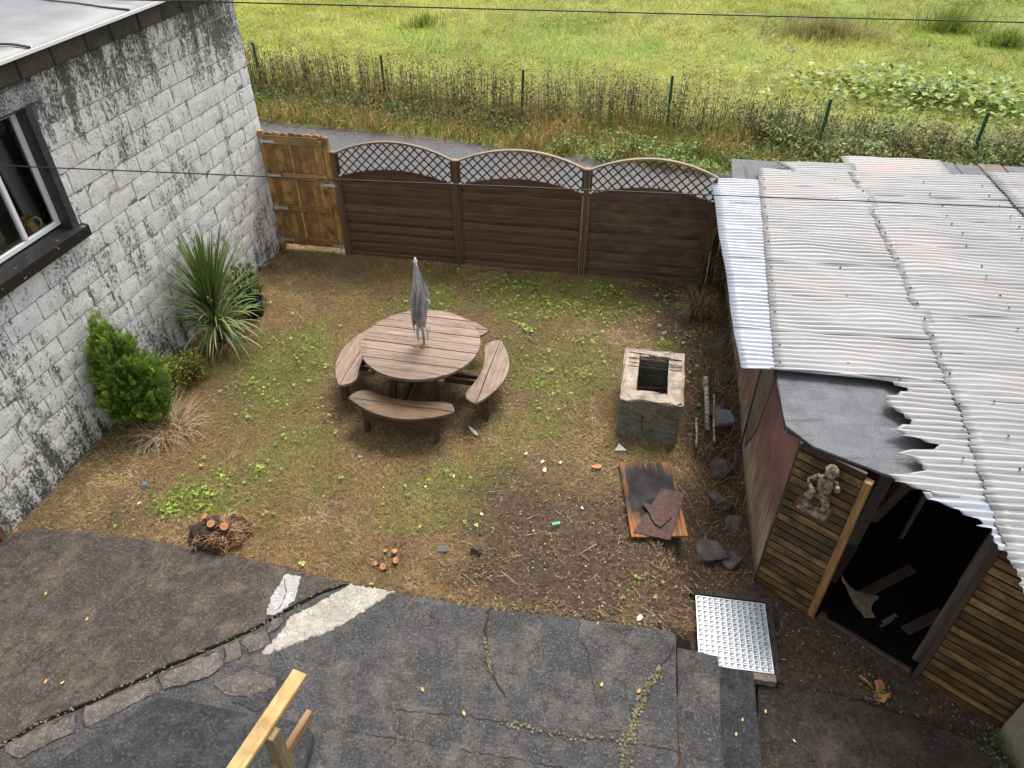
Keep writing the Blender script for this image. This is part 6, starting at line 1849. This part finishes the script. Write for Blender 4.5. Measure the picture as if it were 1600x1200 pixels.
LEAF = ['tan fallen leaf alone in the middle of the grey patio slab', 'yellow fallen leaf nearest the end of the timber handrail', 'yellow fallen leaf on the long crack across the patio', 'tan fallen leaf against the moss filled crack', 'yellow fallen leaf at the lower end of the moss filled crack', 'yellow fallen leaf just beside the upper part of the moss filled crack', 'tan fallen leaf in the middle of the brown slab', 'yellow fallen leaf highest up on the brown slab', 'yellow fallen leaf on the brown slab closest to the stone strip', 'tan fallen leaf at the lower edge of the brown slab, outermost of a pair', 'yellow fallen leaf at the lower edge of the brown slab, inner of a pair', 'yellow fallen leaf on the brown slab above the pale stones', 'tan fallen leaf low on the grey slab near the bottom edge of the picture', 'yellow fallen leaf on the grey slab below the low cut stump']
tl = [(-.761, 3.244), (-1.357, 3.076), (-.397, 3.038), (1.075, 3.232), (1.029, 2.811), (.765, 3.29), (-3.914, 3.926), (-4.427, 4.203), (-3.176, 3.78), (-3.994, 3.319), (-3.846, 3.307), (-3.395, 3.437), (.3, 2.75), (-.6, 3.6)]
for i, (x, y) in enumerate(tl):
    if i in (1, 4, 8, 11, 12, 13): continue
    s_ = random.uniform(.45, .8)
    chip('fallen_leaf', (x, y, .036), [(-.035 * s_, 0), (-.01 * s_, .018 * s_), (.015 * s_, .016 * s_), (.035 * s_, 0), (.01 * s_, -.017 * s_), (-.015 * s_, -.015 * s_)], .002, 'yellow_leaf' if i % 3 else 'tan_leaf', LEAF[i], 'leaf', (random.uniform(-.1, .1), random.uniform(-.1, .1), random.uniform(0, 6)), 'fallen leaves on the patio', 6.0)
for i, (x, y, z) in enumerate(((1.983, 3.124, -.243), (1.856, 2.932, -.103), (2.20, 3.197, -.243), (2.42, 3.0, -.364))):
    chip('fallen_leaf', (x, y, z), [(-.018, 0), (-.006, .009), (.010, .008), (.018, 0), (.006, -.009), (-.01, -.008)], .002, 'yellow_leaf', ['yellow fallen leaf on the lower step', 'yellow fallen leaf on the upper step', 'yellow fallen leaf at the outer edge of the lower step', 'yellow fallen leaf on the lower yard paving'][i], 'leaf', (0, 0, random.uniform(0, 6)), 'fallen leaves on the steps', 6.0)
# broken terracotta by the shed door, in a dark hollow
bp = empty('broken_flowerpot', (3.28, 3.47, gzf(3.28, 3.47)), .3, 'broken orange terracotta pieces in the soil before the shed doorway', 'flowerpot')
for i, (p, r_) in enumerate((((.06, .0, .03), (.6, .2, .3)), ((-.03, .07, .04), (1.1, .1, 1.9)), ((.03, -.09, .02), (.2, .3, 2.6)))):
    m = MB(); m.prism(jag([(-.07, -.05), (.06, -.04), (.07, .04), (-.02, .06)], .05, .012, 80 + i), 0, .012); m.build('shard', MT['orange_clay'], bp, loc=p, rot=r_)
n = 60
x = rng.normal(3.28, .06, n); y = rng.normal(3.45, .06, n)
tag(veg('seedling', [leaves(pts(x, y, .03), .03, .02, rng.uniform(0, 6.28, n), rng.normal(1.2, .3, n), 0, pick([(.12, .20, .04)], n))], MT['leaf_mat']), 'tiny green seedlings among the broken terracotta', 'seedling', kind='stuff')
x = rng.normal(4.08, .07, 260); y = rng.uniform(2.5, 3.1, 260)
tag(veg('wall_foot_weeds', [leaves(np.stack([x, y, -.38 + rng.uniform(.01, .10, 260)], 1), rng.uniform(.02, .05, 260), rng.uniform(.01, .025, 260), rng.uniform(0, 6.28, 260), rng.normal(1.0, .4, 260), 0, pick([(.09, .13, .04), (.16, .18, .07)], 260))], MT['leaf_mat']), 'small weeds along the foot of the cream roughcast wall', 'weeds', kind='stuff')
